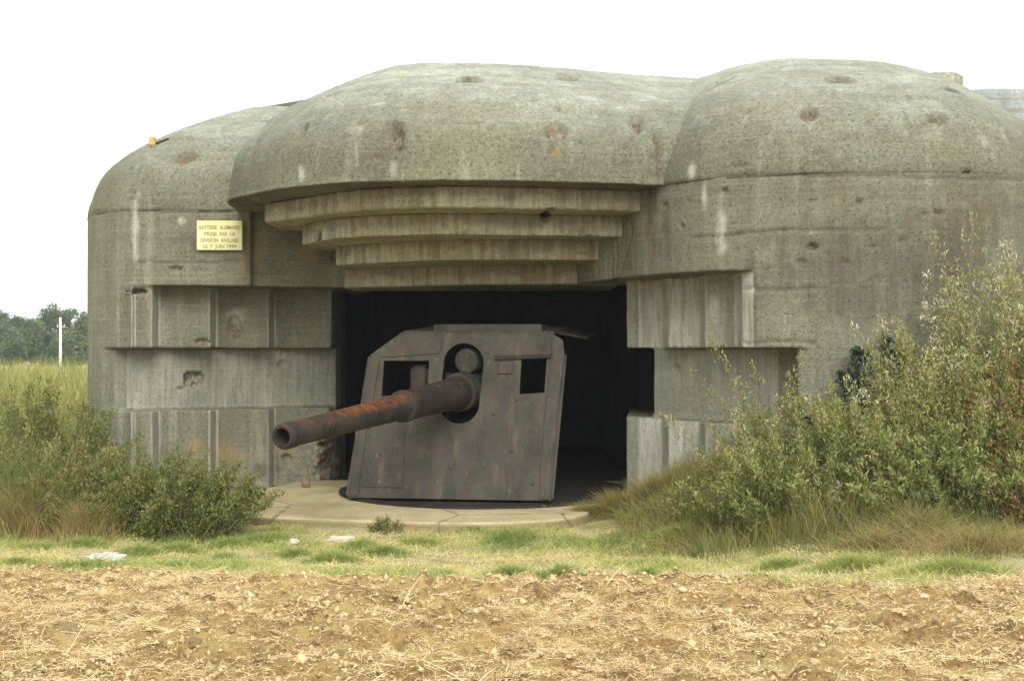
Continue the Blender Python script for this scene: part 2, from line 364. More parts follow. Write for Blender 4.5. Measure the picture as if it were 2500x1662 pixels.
# centre hood over the embrasure
VIS = [(-3.6, 18.5), (-3.58, 16.6), (-3.44, 15.58), (-3.03, 14.96), (-2.58, 14.42), (-1.87, 13.95), (-1.28, 13.79), (-.66, 13.69),
       (0, 13.75), (.67, 13.88), (1.26, 14.02), (1.62, 14.12), (2.3, 14.3), (3, 14.6)]
VT = [(-1.9, 19), (-1.85, 17.8), (-1.75, 16.95), (-1.6, 16.7), (-1.4, 16.5), (-1.15, 16.4), (-.8, 16.4), (-.4, 16.4), (.1, 16.5), (.7, 16.7),
      (1.3, 16.95), (1.7, 17.1), (2.4, 17.3), (3.1, 17.6)]
loft('hood', VIS, VT, [(.42, 0), (.2, 0), (.012, 0), (0, .008), (0, .02), (.01, .12), (.035, .27), (.09, .38), (.18, .485), (.27, .58), (.357, .648), (.46, .71), (.7, .85), (1, 1), (1.3, 1.03), (1.7, 1.03)], M_DOME)
PR = [(.12, 0), (.012, 0), (0, .008), (0, .02), (.01, .1), (.067, .3), (.15, .435), (.27, .56), (.43, .69), (.6, .80), (.8, .915), (1, 1), (1.3, 1.03), (1.7, 1.03)]
PS = [(.12, 0), (.012, 0), (0, .008), (.004, .02), (.03, .1), (.13, .27), (.22, .385), (.33, .51), (.46, .645), (.61, .78), (.8, .91), (1, 1), (1.3, 1.03), (1.7, 1.03)]
RB = [(-0.6, 18.0), (0.4, 16.4), (1.12, 15.0), (1.6, 14.24), (1.95, 13.78), (2.45, 13.5), (3.0, 13.3), (3.6, 13.2), (4.3, 13.2), (5.0, 13.3), (5.6, 13.6), (6.25, 14.15), (6.8, 15.0), (7.12, 16.0), (7.35, 17.5), (7.4, 23)]
RT = [(2.3, 19.0), (2.5, 17.6), (2.8, 16.9), (2.95, 16.6), (3.1, 16.4), (3.25, 16.25), (3.45, 16.15), (3.7, 16.15), (4.1, 16.2), (4.5, 16.3), (4.75, 16.45), (4.95, 16.7), (5.1, 17.0), (5.2, 17.4), (5.3, 18.2), (5.3, 23)]
RW_ = [1, 1, 1, .6, .15, 0, 0, 0, 0, .1, .5, .9, 1, 1, 1, 1]
loft('flank_dome', RB, RT, PR, M_DOME, prof2=PS, wts=RW_)
LB = [(-2.4, 17.0), (-3.5, 16.8), (-4.2, 16.78), (-4.8, 16.79), (-5.06, 16.84), (-5.3, 17.0), (-5.68, 17.4), (-5.96, 18.0), (-6.1, 19.0), (-6.1, 24)]
LT = [(-2, 19.0), (-2.8, 19.1), (-3.2, 19.15), (-3.55, 19.25), (-3.75, 19.35), (-3.9, 19.5), (-4.0, 19.8), (-4.05, 20.3), (-4.05, 21), (-4.05, 24)]
loft('flank_dome', LB, LT, PR, M_DOME)

ins = 0.018
def inset_curve(B, lo, hi, d):
    c = curve(np.array(B)[lo:hi], 0.14); t = np.gradient(c, axis=0); t /= np.linalg.norm(t, axis=1)[:, None]
    nrm = np.column_stack([-t[:, 1], t[:, 0]]); return c + nrm * d
# right flank (curve runs left to right, inward normal points away from the camera)
rfront = inset_curve(RB, 3, len(RB) - 1, 0.004)
rfront = np.array([p + np.array([0.4, 0.9]) * 0.02 * float(1 - sm(1.9, 2.25, p[0])) for p in rfront])
XR = 7.3
back_r = [(XR, 19.5), (1.75, 19.5)]
RW = [([(1.75, 17.2), (0.78, 16.45), (1.0, 15.55), (1.30, 14.98), (1.43, 14.62)] + [tuple(p) for p in rfront if p[1] < 19.4] + back_r, ZS, ZJ + 0.06)]
S1 = [PL(1812, 13.62), PL(1801, 14.05), PL(1768, 14.12), PL(1763, 14.17), PL(1758, 14.13), PL(1722, 14.22), PL(1710, 14.62), PL(1632, 14.85), PL(1618, 15.25), PL(1530, 15.55)]
rf2 = [tuple(p) for p in rfront if p[0] > S1[0][0] + 0.03 and p[1] < 19.4]
steps_r = [(1.62, 17.6)] + S1[::-1] + rf2 + [(XR, 19.5), (1.75, 19.5)]
RW.append((steps_r, ZR, ZS + 0.02))
MID = [PL(1948, 13.36), PL(1944, 13.75), PL(1597, 15.35)]
rf3 = [tuple(p) for p in rfront if p[0] > MID[0][0] + 0.03 and p[1] < 19.4]
RW.append(([(2.05, 17.6)] + MID[::-1] + rf3 + [(XR, 19.5), (2.05, 19.5)], ZL - 0.02, ZR + 0.02))
RW.append((steps_r, -0.3, ZL))
union('flank_wall', RW)
# left flank
lfront = inset_curve(LB[::-1], 0, len(LB) - 1, 0.003)      # from the back of the side to the embrasure
lfront = [tuple(p) for p in lfront if p[1] < 20.4]
XI = -2.52
LW = [([(-6.08, 20.4)] + lfront[1:] + [(-3.44, 16.82), (-3.42, 16.95), (-2.2, 17.25), (-2.0, 18.6), (-2.52, 20.4)], ZS, ZJ + 0.06)]
lf2 = [p for p in lfront if p[0] < -5.02]
S2 = [(-4.96, 16.84), PL(334, 16.95), PL(377, 16.95), PL(394, 17.28), PL(517, 17.28), PL(533, 17.62), PL(659, 17.62), PL(674, 17.98), (XI, 18.0)]
S2 = [(a, b - 0.12) for a, b in S2]
steps_l = [(-6.08, 20.4)] + lf2 + S2 + [(XI, 20.4)]
LW.append((steps_l, ZR, ZS + 0.02))
lf3 = [p for p in lfront if p[1] > 17.2 and p[0] < -5.35]
LW.append(([(-6.08, 20.4)] + lf3 + [(-5.3, 17.08), (-5.15, 17.13), (XI, 18.35), (XI, 20.4)], ZL - 0.02, ZR + 0.02))
# the inner corner of the lower cheek is broken away, raggedly, course by course
zc = -0.3; kk = 0
while zc < ZL - 1e-6:
    z1 = min(ZL, max(zc, 0.05) + random.uniform(0.05, 0.11)) if zc < 1.02 else ZL
    f = min(1, max(0, (z1 - 0.1) / 0.92)); cut = (1 - f) * 0.34 + 0.03 + random.uniform(-0.05, 0.07) * (1 if f < 1 else 0)
    yb = 17.86; cut = max(0.02, cut)
    LW.append(([(-6.08, 20.4)] + lf2 + S2[:-1] + [(XI - cut, yb), (XI - cut * 0.85 + random.uniform(-.03, .03), yb + 0.12), (XI - cut * 0.4 + random.uniform(-.05, .05), yb + 0.3), (XI - 0.01, yb + 0.55 + random.uniform(0, .1)), (XI, 20.4)], zc - 0.004, z1 + 0.004)); zc = z1
union('flank_wall', LW)
# stepped lintel: four curved bands
BANDS = [(1.55, 1.795, [(645, 545), (700, 537), (750, 530), (860, 516), (950, 511), (1100, 507), (1300, 510), (1500, 515), (1580, 518)]),
         (1.307, 1.56, [(738, 598), (770, 590), (798, 585), (830, 581), (950, 575), (1100, 572), (1300, 574), (1490, 577), (1590, 580)]),
         (1.063, 1.317, [(820, 648), (880, 644), (950, 640), (1100, 635), (1300, 634), (1450, 635), (1560, 637)]),
         (0.812, 1.073, [(832, 703), (1000, 699), (1100, 697), (1250, 695), (1390, 694), (1520, 694)])]
for k, (h0, h1, pts) in enumerate(BANDS):
    pl = [PL(u, h0 * F / (HOR - v)) for u, v in pts]
    c = [tuple(p) for p in curve(np.array(pl), 0.14)]
    yb = 16.9 + 0.45 * k
    wall('lintel_step', c + [(c[-1][0], yb), (c[0][0] + (0.02 if k else 0), yb)], EYE + h0, EYE + h1, M_STEP, 0.034)
# plain bulk behind what can be seen
plain('side_wall', [(-6.05, 20.0), (-6.05, 26), (-2.6, 26), (-2.6, 20.0)], -0.3, 3.8, M_WALL)
plain('side_wall', [(1.9, 18.8), (1.9, 26), (7.25, 26), (7.25, 18.8)], -0.3, 3.8, M_WALL)
plain('rear_wall', [(-2.65, 24.3), (-2.65, 25.8), (1.95, 25.8), (1.95, 24.3)], -0.3, 3.7, M_SHADE)
plain('ceiling', [(-2.9, 17.9), (-2.9, 25.7), (2.2, 25.7), (2.2, 16.6), (0.9, 16.9), (-2.1, 17.9)], 2.95, 3.75, M_SHADE)
plain('chamber_lining', [(-2.58, 18.9), (-2.58, 24.4), (-2.46, 24.4), (-2.46, 18.9)], -0.2, 2.97, M_SHADE)
plain('chamber_lining', [(2.3, 17.4), (2.3, 24.4), (1.72, 24.4), (1.72, 17.4)], -0.2, 2.97, M_SHADE)
plain('roof', [(-4.3, 19.6), (-4.3, 26), (5.1, 26), (5.1, 17.6), (-1.7, 17.6)], 3.76, 5.6, M_DOME)
wall('rear_block', [(7.0, 20.2), (7.3, 19.9), (10.2, 19.9), (10.4, 20.2), (10.4, 25), (7.0, 25)], -0.3, 6.05, M_HAZED, 0.12)
# broken lump on the roof edge
wall('broken_lump', [PL(2262, 17.1), PL(2285, 16.95), PL(2330, 16.98), PL(2352, 17.2), PL(2345, 17.7), PL(2270, 17.7)], 5.0, 5.66, M_DOME, 0.03)

# ---- weathering, with some painted light and shade
allV = []; allQ = []; off = 0
for nm, V, Q, mt in RAW:
    allV.append(V); allQ.append(Q + off); off += len(V)
bvh = BVHTree.FromPolygons(np.vstack(allV).tolist(), np.vstack(allQ).tolist())
eye = Vector((0, 0, EYE))
def cast(u, v):
    d = Vector(((u - 1250) / F, 1.0, -(v - HOR) / F)).normalized()
    h = bvh.ray_cast(eye, d)
    return h[0], h[1]
def patch(u, v, w, h, rot=0.0):
    p, nn = cast(u, v)
    if p is None: return None
    if nn.dot(eye - p) < 0: nn = -nn
    Y = p.y; vx = Vector((1, 0, 0)); ua = (vx - nn * vx.dot(nn)).normalized(); va = nn.cross(ua)
    fs = max(0.25, abs(va.dot(Vector((0, 0, 1)))))
    ra, rb = w / 2 * Y / F, h / 2 * Y / F / fs
    if rot:
        c, s = math.cos(rot), math.sin(rot); ua, va = ua * c + va * s, va * c - ua * s
    return np.array(p), np.array(nn), np.array(ua), np.array(va), ra, rb
def pmask(P, V, soft=0.55, seed=0, rough=0.35):
    p, nn, ua, va, ra, rb = P; rm = 1.7 * max(ra, rb) + 0.1
    if (p < V.min(0) - rm).any() or (p > V.max(0) + rm).any(): return np.zeros(len(V))
    D = V - p
    near = np.abs(D @ nn) < 0.5
    r = np.sqrt((D @ ua / ra) ** 2 + (D @ va / rb) ** 2)
    out = np.zeros(len(V)); k = np.where(near & (r < 1.6))[0]
    if len(k):
        rr = r[k] + rough * fbm(V[k], 9.0, 2, seed) ; out[k] = 1 - sm(soft, 1.0, rr)
    return out
CR = [(1608, 372, 12, 170, .05), (1140, 196, 86, 28, .085), (1385, 192, 52, 26, .08), (650, 301, 46, 22, .08), (737, 318, 30, 36, .05), (452, 385, 52, 40, .06), (812, 231, 60, 12, .06),
      (968, 335, 34, 84, .06), (1362, 322, 66, 44, .035), (1556, 302, 30, 56, .06), (1764, 200, 66, 16, .06), (2050, 195, 74, 26, .075), (1972, 275, 50, 40, .06),
      (2287, 287, 50, 34, .06), (2325, 222, 70, 16, .05), (475, 925, 62, 46, .06), (573, 800, 34, 60, .035), (690, 890, 26, 20, .02),
      (340, 712, 40, 16, .05), (495, 835, 40, 16, .03), (1200, 312, 26, 14, .02), (1075, 300, 22, 14, .02), (2120, 300, 26, 10, .015), (2070, 340, 60, 12, .015),
      (1800, 405, 60, 18, .02), (1330, 530, 30, 26, .025), (1540, 560, 16, 60, .045), (1505, 620, 12, 120, .02), (440, 950, 26, 12, .015), (560, 450, 20, 20, .02),
      (880, 300, 30, 18, .015), (620, 360, 40, 50, .012), (540, 380, 60, 60, .012), (700, 1120, 30, 26, .03), (1650, 900, 30, 24, .02), (420, 330, 40, 12, .05), (778, 577, 34, 44, .07)]
rc_ = random.Random(77)
for _ in range(90):
    u = rc_.uniform(260, 2480); v = rc_.uniform(170, 430) if rc_.random() < .75 else rc_.uniform(430, 660); sz_ = rc_.uniform(7, 24)
    CR.append((u, v, sz_ * rc_.uniform(.8, 1.8), sz_ * .7, rc_.uniform(.008, .028)))
LINES = [(1690, 577, 1800, 572, 4), (1800, 572, 1910, 563, 5), (1910, 563, 2160, 561, 4), (1815, 709, 2010, 705, 4), (1815, 836, 1990, 838, 4), (1960, 428, 2490, 438, 4), (1740, 431, 1960, 428, 3), (228, 524, 262, 519, 5), (340, 515, 560, 520, 3), (340, 640, 590, 636, 3), (690, 390, 685, 440, 4), (1545, 560, 1505, 690, 6)]
OCH = [(1360, 372, 26, 66), (1590, 590, 22, 190), (1972, 282, 40, 26), (452, 380, 46, 24), (737, 322, 24, 24), (630, 620, 60, 140), (760, 610, 90, 120), (700, 1090, 120, 90),
       (560, 1110, 150, 80), (470, 1090, 80, 60), (720, 980, 60, 40), (880, 680, 90, 60), (1320, 675, 180, 50), (1620, 272, 14, 30), (590, 640, 30, 130), (1640, 1120, 60, 90), (1450, 640, 60, 80), (1350, 310, 30, 20)]
PAL = [(1175, 231, 40, 18), (1430, 238, 60, 20), (985, 270, 50, 10), (330, 560, 26, 300), (1760, 560, 40, 190), (735, 420, 34, 70), (445, 540, 30, 20), (960, 410, 26, 60), (1740, 740, 40, 150), (1660, 1080, 60, 110),
       (1980, 570, 14, 12), (1690, 420, 30, 60), (1720, 480, 24, 100), (920, 255, 60, 14), (1330, 232, 40, 14), (580, 770, 60, 60)]
SEEP_SHADE = [(1140, 189, 84, 18), (1385, 185, 50, 14), (2050, 189, 72, 16), (650, 296, 44, 14), (1764, 200, 64, 12), (812, 231, 58, 10), (2325, 218, 70, 12), (1972, 268, 36, 16), (2287, 281, 36, 14), (1556, 292, 24, 30), (452, 376, 40, 16), (968, 310, 24, 30), (2080, 640, 760, 330), (2350, 600, 420, 420), (1630, 560, 50, 240), (1595, 490, 70, 110), (1590, 560, 60, 200), (600, 610, 16, 190), (2290, 640, 460, 300), (2080, 720, 220, 200), (2420, 520, 200, 160), (1900, 700, 200, 60), (1500, 640, 10, 90), (965, 300, 26, 40), (470, 600, 120, 90), (640, 1150, 110, 50), (1700, 330, 16, 120)]  # seepage, plus shade painted at shell-hole rims and the embrasure reveal
LNP = []
for u0, v0, u1, v1, wd in LINES:
    pts = [cast(u0 + (u1 - u0) * t, v0 + (v1 - v0) * t)[0] for t in np.linspace(0, 1, 14)]
    LNP.append((np.array([p for p in pts if p is not None]), wd))
CRP = [(patch(*c[:4]), c[4]) for c in CR]; OCP = [patch(*c) for c in OCH]; PAP = [patch(*c) for c in PAL]; SEEP_SHADE_P = [patch(*c) for c in SEEP_SHADE]
PARTS = {}
for nm, V, Q, mt in RAW:
    if nm == 'flank_wall':               # drop faces buried in the building
        cc = V[Q].mean(1); bury = (cc[:, 2] > ZJ + 0.03) | (cc[:, 2] < -0.2)
        bury |= ((cc[:, 1] > 18.3) & (cc[:, 0] < 7.1)) if V[:, 0].max() > 0 else ((cc[:, 1] > 19.6) & (cc[:, 0] > -5.9)) | ((cc[:, 0] > -5.7) & (cc[:, 1] > 20.2))
        Q = Q[~bury]; used = np.unique(Q); rm_ = np.full(len(V), -1); rm_[used] = np.arange(len(used)); V = V[used]; Q = rm_[Q]
    e1 = V[Q[:, 1]] - V[Q[:, 0]]; e2 = V[Q[:, 3]] - V[Q[:, 0]]; fn = np.cross(e1, e2)
    cen = V[Q].mean(1)
    vn = np.zeros_like(V)
    for k in range(4): np.add.at(vn, Q[:, k], fn)
    vn /= np.linalg.norm(vn, axis=1)[:, None] + 1e-12
    if nm in ('hood', 'flank_dome'):     # lofts: make the normals point outward (up or toward the viewer)
        s = np.sign(vn[:, 2] * 2 - vn[:, 1]); s = np.where(V[:, 2] < ZJ + 0.002, -np.sign(vn[:, 2]), s); mean = np.sign(np.mean(s))
        vn *= mean
        if mean < 0: Q = Q[:, ::-1]
    d = 0.006 * fbm(V, 3.0, 3, 5) + 0.004 * fbm(V, 13.0, 2, 9)
    if mt is M_DOME: d = d * 1.5 + 0.006 * vnoise(V, 22.0, 14)
    seep_shade = np.zeros(len(V)); och = seep_shade.copy(); pal = seep_shade.copy(); bro = seep_shade.copy()
    for k, (P, dep) in enumerate(CRP):
        if P is None: continue
        m = pmask(P, V, 0.8, 40 + k, 0.3); d -= 2.4 * dep * m * (0.8 + 0.5 * vnoise(V, 25.0, k)); bro = np.maximum(bro, m * min(1, dep / 0.035) * 0.95)
    for k, (pts, wd) in enumerate(LNP):      # cracks and day joints
        if len(pts) < 2: continue
        bb = np.where((V > pts.min(0) - .12).all(1) & (V < pts.max(0) + .12).all(1))[0]
        if not len(bb): continue
        Wv = V[bb] + 0.02 * np.column_stack([vnoise(V[bb], 5.0, 7), np.zeros(len(bb)), vnoise(V[bb], 5.0, 8)]); best = np.full(len(bb), 9.0)
        for p, q in zip(pts[:-1], pts[1:]):
            e = q - p; t = np.clip((Wv - p) @ e / (e @ e + 1e-9), 0, 1); best = np.minimum(best, np.linalg.norm(Wv - p - t[:, None] * e, axis=1))
        mk_ = 1 - sm(0.35, 1.0, best / (wd * 0.0062)); d[bb] -= 0.02 * mk_; seep_shade[bb] = np.maximum(seep_shade[bb], 0.8 * mk_ * (0.7 + 0.4 * vnoise(V[bb], 4.0, 12)))
    for k, P in enumerate(OCP):
        if P is not None: och = np.maximum(och, pmask(P, V, 0.1, 90 + k, 0.5) * 0.9)
    for k, P in enumerate(PAP):
        if P is not None: pal = np.maximum(pal, pmask(P, V, 0.1, 130 + k, 0.6) * 0.8)
    for k, P in enumerate(SEEP_SHADE_P):
        if P is not None: seep_shade = np.maximum(seep_shade, pmask(P, V, 0.1, 170 + k, 0.6) * 0.95)
    if nm == 'flank_wall':              # bounce light painted pale across the recessed slot
        pal = np.maximum(pal, np.where(V[:, 0] > 0, 0.5, 0.5) * sm(ZL - .01, ZL + .03, V[:, 2]) * sm(ZR + .01, ZR - .03, V[:, 2]) * (0.7 + 0.5 * fbm(V, 1.1, 2, 91)) * ((np.abs(vn[:, 2]) < 0.5) & (((V[:, 0] > -5.15) & (V[:, 0] < 0)) | ((V[:, 0] > 0) & (V[:, 0] < 2.9)))))
        cz = (V[:, 2] < ZS - .01) & (V[:, 2] > 0.1) & ((V[:, 2] > ZR) | (V[:, 2] < ZL))
        rl = cz & (vn[:, 0] > 0.55) & (V[:, 0] > -5.0) & (V[:, 0] < -2.7) & (V[:, 1] < 18.2); rr_ = cz & (vn[:, 0] < -0.55) & (V[:, 0] > 1.35) & (V[:, 0] < 2.55) & (V[:, 1] < 15.45)
        pal = np.maximum(pal, 0.95 * (rl | rr_) * (0.85 + 0.3 * fbm(V, 2.0, 2, 95)))  # step risers painted paler so they look lit
        # the panels differ a little in tone from pour to pour
        tone = np.sin(np.floor(V[:, 0] * 2.1 + 0.35) * 12.9898) * 0.5 + 0.5
        pal = np.maximum(pal, 0.28 * tone * (cz & (V[:, 0] > 1.35) & (V[:, 0] < 2.46) & (V[:, 1] < 15.7)))
    if nm == 'lintel_step':              # drip stains running down from the upper edge of each band
        top, bot = V[:, 2].max(), V[:, 2].min()
        q = np.column_stack([V[:, 0] * 9, V[:, 1] * 9, np.zeros(len(V))])
        run = 0.35 + 0.3 * fbm(q, 1.0, 3, 3) + 0.28 * fbm(q, 0.12, 2, 6)
        t = (top - V[:, 2]) / (top - bot); seep_shade = np.maximum(seep_shade, 0.6 * (1 - sm(run, run + 0.28, t)))
        och = np.maximum(och, 0.55 * np.clip(fbm(q, 0.09, 2, 16) + 0.1, 0, 1))
    if nm == 'flank_wall':
        jb = sm(-2.98, -2.86, V[:, 0]) * (V[:, 0] < -2.3) * sm(1.08, 0.98, V[:, 2]) * (V[:, 1] > 17.6) * (V[:, 1] < 18.7)
        jb = jb * sm(-0.1, 0.15, (V[:, 0] - (XI - 0.02 - 0.36 * (1 - np.clip((V[:, 2] - 0.1) / 0.92, 0, 1)))) * 4 + 0.35)
        d += 0.03 * jb * fbm(V, 9.0, 3, 77); bro = np.maximum(bro, jb * 0.9)
    V2 = V + vn * d[:, None]
    o = newmesh(nm, V2, np.ascontiguousarray(Q), mt, CAS, attrs={'seep_shade': seep_shade, 'ochre': och, 'pale': pal, 'broken': bro, 'height_tone': np.clip(sm(3.95, 5.55, V[:, 2] + 0.5 * fbm(V, 0.7, 3, 201) + 0.25 * fbm(V, 3.0, 2, 203)), 0, 1)})  # concrete tone gets paler with height, broken up by noise
    o.matrix_parent_inverse = PINV
    PARTS.setdefault(nm, []).append(o)
PARTS['flank_dome'][0]['label'] = 'broad rounded roof lobe beside the thicket'
PARTS['flank_dome'][1]['label'] = 'rounded roof lobe above the yellow plaque'

# crumbled corner of the left jamb: lumps of rubble still joined to the wall
def rock(name, c, r, mat, parent=None, sub=3, amp=0.35, seed=0, flat=1.0):
    bm = bmesh.new(); bmesh.ops.create_icosphere(bm, subdivisions=sub, radius=1.0)
    P = np.array([v.co[:] for v in bm.verts]); k = 1 + amp * fbm(P, 1.3, 3, seed) + 0.12 * np.sign(vnoise(P, 2.2, seed + 3))
    P = P * k[:, None] * np.array([r[0], r[1], r[2]]) + np.array([0, 0, 0])
    for v, p in zip(bm.verts, P): v.co = p
    o = bm_obj(name, bm, mat, parent); o.location = c
    if parent is CAS: o.matrix_parent_inverse = PINV
    return o
# platform
plat_px = [(545, 1222), (556, 1236), (580, 1250), (640, 1259), (760, 1265), (900, 1270), (1050, 1274), (1150, 1275), (1280, 1272), (1380, 1264), (1430, 1252), (1465, 1236)]
pf = [PL(u, (EYE - ZP) * F / (v - HOR)) for u, v in plat_px]
pf = [tuple(p) for p in curve(np.array(pf), 0.15)]
V, Q = remeshed(prism_bm(pf + [(2.0, 15.6), (1.9, 17.8), (-2.9, 18.6), (-3.1, 17.3), (-3.4, 16.9)], -0.25, ZP), 0.021)
kq = (V[Q].mean(1)[:, 2] > -0.15) & (V[Q].mean(1)[:, 1] < 18.0); Q = Q[kq]
plain('chamber_floor', [(-2.6, 17.6), (1.9, 17.6), (1.9, 24.4), (-2.6, 24.4)], -0.2, ZP - 0.012, M_SHADE)
V[:, 2] += 0.006 * fbm(V, 2.0, 3, 4)
sp = 0.6 * np.clip(fbm(V, 1.2, 3, 12) * 1.4 - 0.1, 0, 1); sp = np.maximum(sp, sm(ZP - 0.012, ZP - 0.035, V[:, 2]) * (0.75 + 0.35 * fbm(V, 3.0, 2, 2)))
o = newmesh('gun_platform', V, Q, M_PLAT, CAS, attrs={'seep_shade': np.clip(sp, 0, 1)}); o.matrix_parent_inverse = PINV

# ------------------------------------------------------------------ yellow plaque
sgn = empty('plaque', 'small yellow plaque with four lines of lettering on the concrete wall', 'plaque', loc=tuple(PX(536, 612, 16.72)))
bpy.context.view_layer.update(); SI = sgn.matrix_world.inverted()
c0, c1 = PX(481, 611, 16.745), PX(592, 539, 16.745)
bm = bmesh.new(); bmesh.ops.create_cube(bm, size=1.0)
bmesh.ops.scale(bm, verts=bm.verts, vec=(c1[0] - c0[0], 0.03, c1[2] - c0[2])); bmesh.ops.bevel(bm, geom=bm.edges[:], offset=0.006, segments=2, affect='EDGES')
bmesh.ops.translate(bm, verts=bm.verts, vec=((c0[0] + c1[0]) / 2, 16.745, (c0[2] + c1[2]) / 2))
o = bm_obj('panel', bm, M_SIGN, sgn); o.matrix_parent_inverse = SI
for txt, ut, w in (('BATTERIE ALLEMANDE', 555.5, 100), ('PRISE PAR LA', 571.5, 76), ('DIVISION ANGLAISE', 587, 94), ('LE 7 JUIN 1944', 601.5, 82)):
    tot = len(txt); i0 = 0
    for wd in txt.split(' '):
        cu = bpy.data.curves.new('text', 'FONT'); cu.body = wd; cu.size = 0.068; cu.align_x = 'LEFT'; cu.align_y = 'CENTER'; cu.extrude = 0.002; cu.offset = 0.001
        to = bpy.data.objects.new('text', cu); COL.objects.link(to)
        dg = bpy.context.evaluated_depsgraph_get(); me = bpy.data.meshes.new_from_object(to.evaluated_get(dg)); bpy.data.objects.remove(to)
        xs_ = [v.co.x for v in me.vertices]; wid = max(xs_) - min(xs_); s = (w * len(wd) / tot * 0.96) * 16.72 / F / wid
        if wd == '7': s = 1.0
        p = PX(536.5 - w / 2 + w * i0 / tot, ut, 16.7278)
        me.transform(Matrix.Translation(p) @ Matrix.Rotation(math.pi / 2, 4, 'X') @ Matrix.Diagonal((s, 1, 1, 1)) @ Matrix.Translation((-min(xs_), 0, 0)))
        me.materials.clear(); me.materials.append(M_LETTER)
        lo = bpy.data.objects.new('lettering', me); COL.objects.link(lo); lo.parent = sgn; lo.matrix_parent_inverse = SI
        i0 += len(wd) + 1

# ------------------------------------------------------------------ the gun
GUN = empty('coastal_gun', 'rusting coastal gun with grey armoured shield standing in the embrasure', 'gun', loc=(-0.45, 16.2, ZP))
bpy.context.view_layer.update(); GI = GUN.matrix_world.inverted()
def gpart(o): o.parent = GUN; o.matrix_parent_inverse = GI; return o
A_ = Vector(PX(848, 1222, 15.48)); B_ = Vector(PX(1345, 1231, 15.16)); ex = (B_ - A_).normalized()
up = Vector((0, 0, 1)); back0 = Vector((-ex.y, ex.x, 0)).normalized()
lean = (up + back0 * 0.13).normalized(); nrm = ex.cross(lean).normalized()      # toward the camera
if nrm.y > 0: nrm = -nrm
def onplane(u, v, off=0.0):
    d = Vector(((u - 1250) / F, 1.0, -(v - HOR) / F)); o0 = A_ + nrm * off
    t = (o0 - eye).dot(nrm) / d.dot(nrm); return eye + d * t
def plate(name, outer, holes, th, mat, off=0.0):
    bm = bmesh.new(); es = []
    for loop in [outer] + holes:
        vs = [bm.verts.new(onplane(u, v, off)) for u, v in loop]
        es += [bm.edges.new((vs[i], vs[(i + 1) % len(vs)])) for i in range(len(vs))]
    bmesh.ops.triangle_fill(bm, edges=es, use_beauty=True)
    ext = bmesh.ops.extrude_face_region(bm, geom=bm.faces[:])
    bmesh.ops.translate(bm, verts=[g for g in ext['geom'] if isinstance(g, bmesh.types.BMVert)], vec=-nrm * th)
    bmesh.ops.recalc_face_normals(bm, faces=bm.faces)
    return gpart(bm_obj(name, bm, mat))
arc = lambda cx, cy, r, a0, a1, n=10: [(cx + r * math.cos(a0 + (a1 - a0) * i / n), cy + r * math.sin(a0 + (a1 - a0) * i / n)) for i in range(n + 1)]
slot = arc(1132, 886, 49, math.pi, 2 * math.pi) + arc(1121, 985, 49, 0, math.pi)
SH_OUT = [(849, 1214), (1345, 1222), (1352, 1110), (1365, 980), (1378, 868), (1374, 830), (1352, 816), (1050, 813), (985, 815), (958, 828), (906, 872), (896, 905), (880, 1010), (864, 1120)]
plate('shield_plate', SH_OUT, [[(937, 880), (1048, 880), (1043, 962), (931, 967)], [(1273, 876), (1335, 873), (1329, 958), (1268, 962)], slot], 0.05, M_SHIELD)
plate('shield_rib', [(1378, 868), (1374, 830), (1352, 816), (1346, 830), (1349, 868), (1333, 990), (1322, 1110), (1317, 1218), (1341, 1219), (1347, 1110), (1361, 985)], [], 0.02, M_SHIELD, 0.022)
plate('shield_rib', [(906, 872), (896, 905), (880, 1010), (864, 1120), (852, 1209), (873, 1209), (884, 1120), (902, 1010), (922, 905), (926, 878)], [], 0.02, M_SHIELD, 0.022)
plate('hatch_rail', [(1208, 868), (1345, 864), (1345, 873), (1208, 878)], [], 0.03, M_JACKET, 0.03)
plate('hatch_plate', [(1217, 884), (1251, 883), (1250, 911), (1216, 912)], [], 0.02, M_SHIELD, 0.02)
plate('hatch_plate', [(868, 1040), (986, 1042), (984, 1190), (862, 1186)], [], 0.012, M_SHIELD, 0.011)
plate('eyebrow_plate', [(985, 818), (1080, 817), (1072, 862), (930, 872), (936, 846)], [], 0.018, M_SHIELD, 0.016)
for u, v in ((1232, 905), (1345, 985), (1262, 975), (905, 1060), (1010, 830), (1360, 850), (950, 850), (1300, 1180), (1250, 1100), (1100, 1140), (930, 1110), (1355, 935), (1190, 860), (1205, 1010)):
    p = onplane(u, v, 0.0); bm = bmesh.new(); bmesh.ops.create_uvsphere(bm, u_segments=8, v_segments=5, radius=0.022); o = bm_obj('rivet', bm, M_SHIELD, None, True); o.location = p; gpart(o)
def slab(name, pts, th, mat):
    """thick sheet through 3-D points (ordered), thickened downward"""
    bm = bmesh.new(); vs = [bm.verts.new(p) for p in pts]; f = bm.faces.new(vs); f.normal_update(); nn = f.normal.copy()
    ext = bmesh.ops.extrude_face_region(bm, geom=[f]); bmesh.ops.translate(bm, verts=[g for g in ext['geom'] if isinstance(g, bmesh.types.BMVert)], vec=nn * th)
    bmesh.ops.recalc_face_normals(bm, faces=bm.faces); return gpart(bm_obj(name, bm, mat))
bk = Vector((-ex.y, ex.x, 0)).normalized()
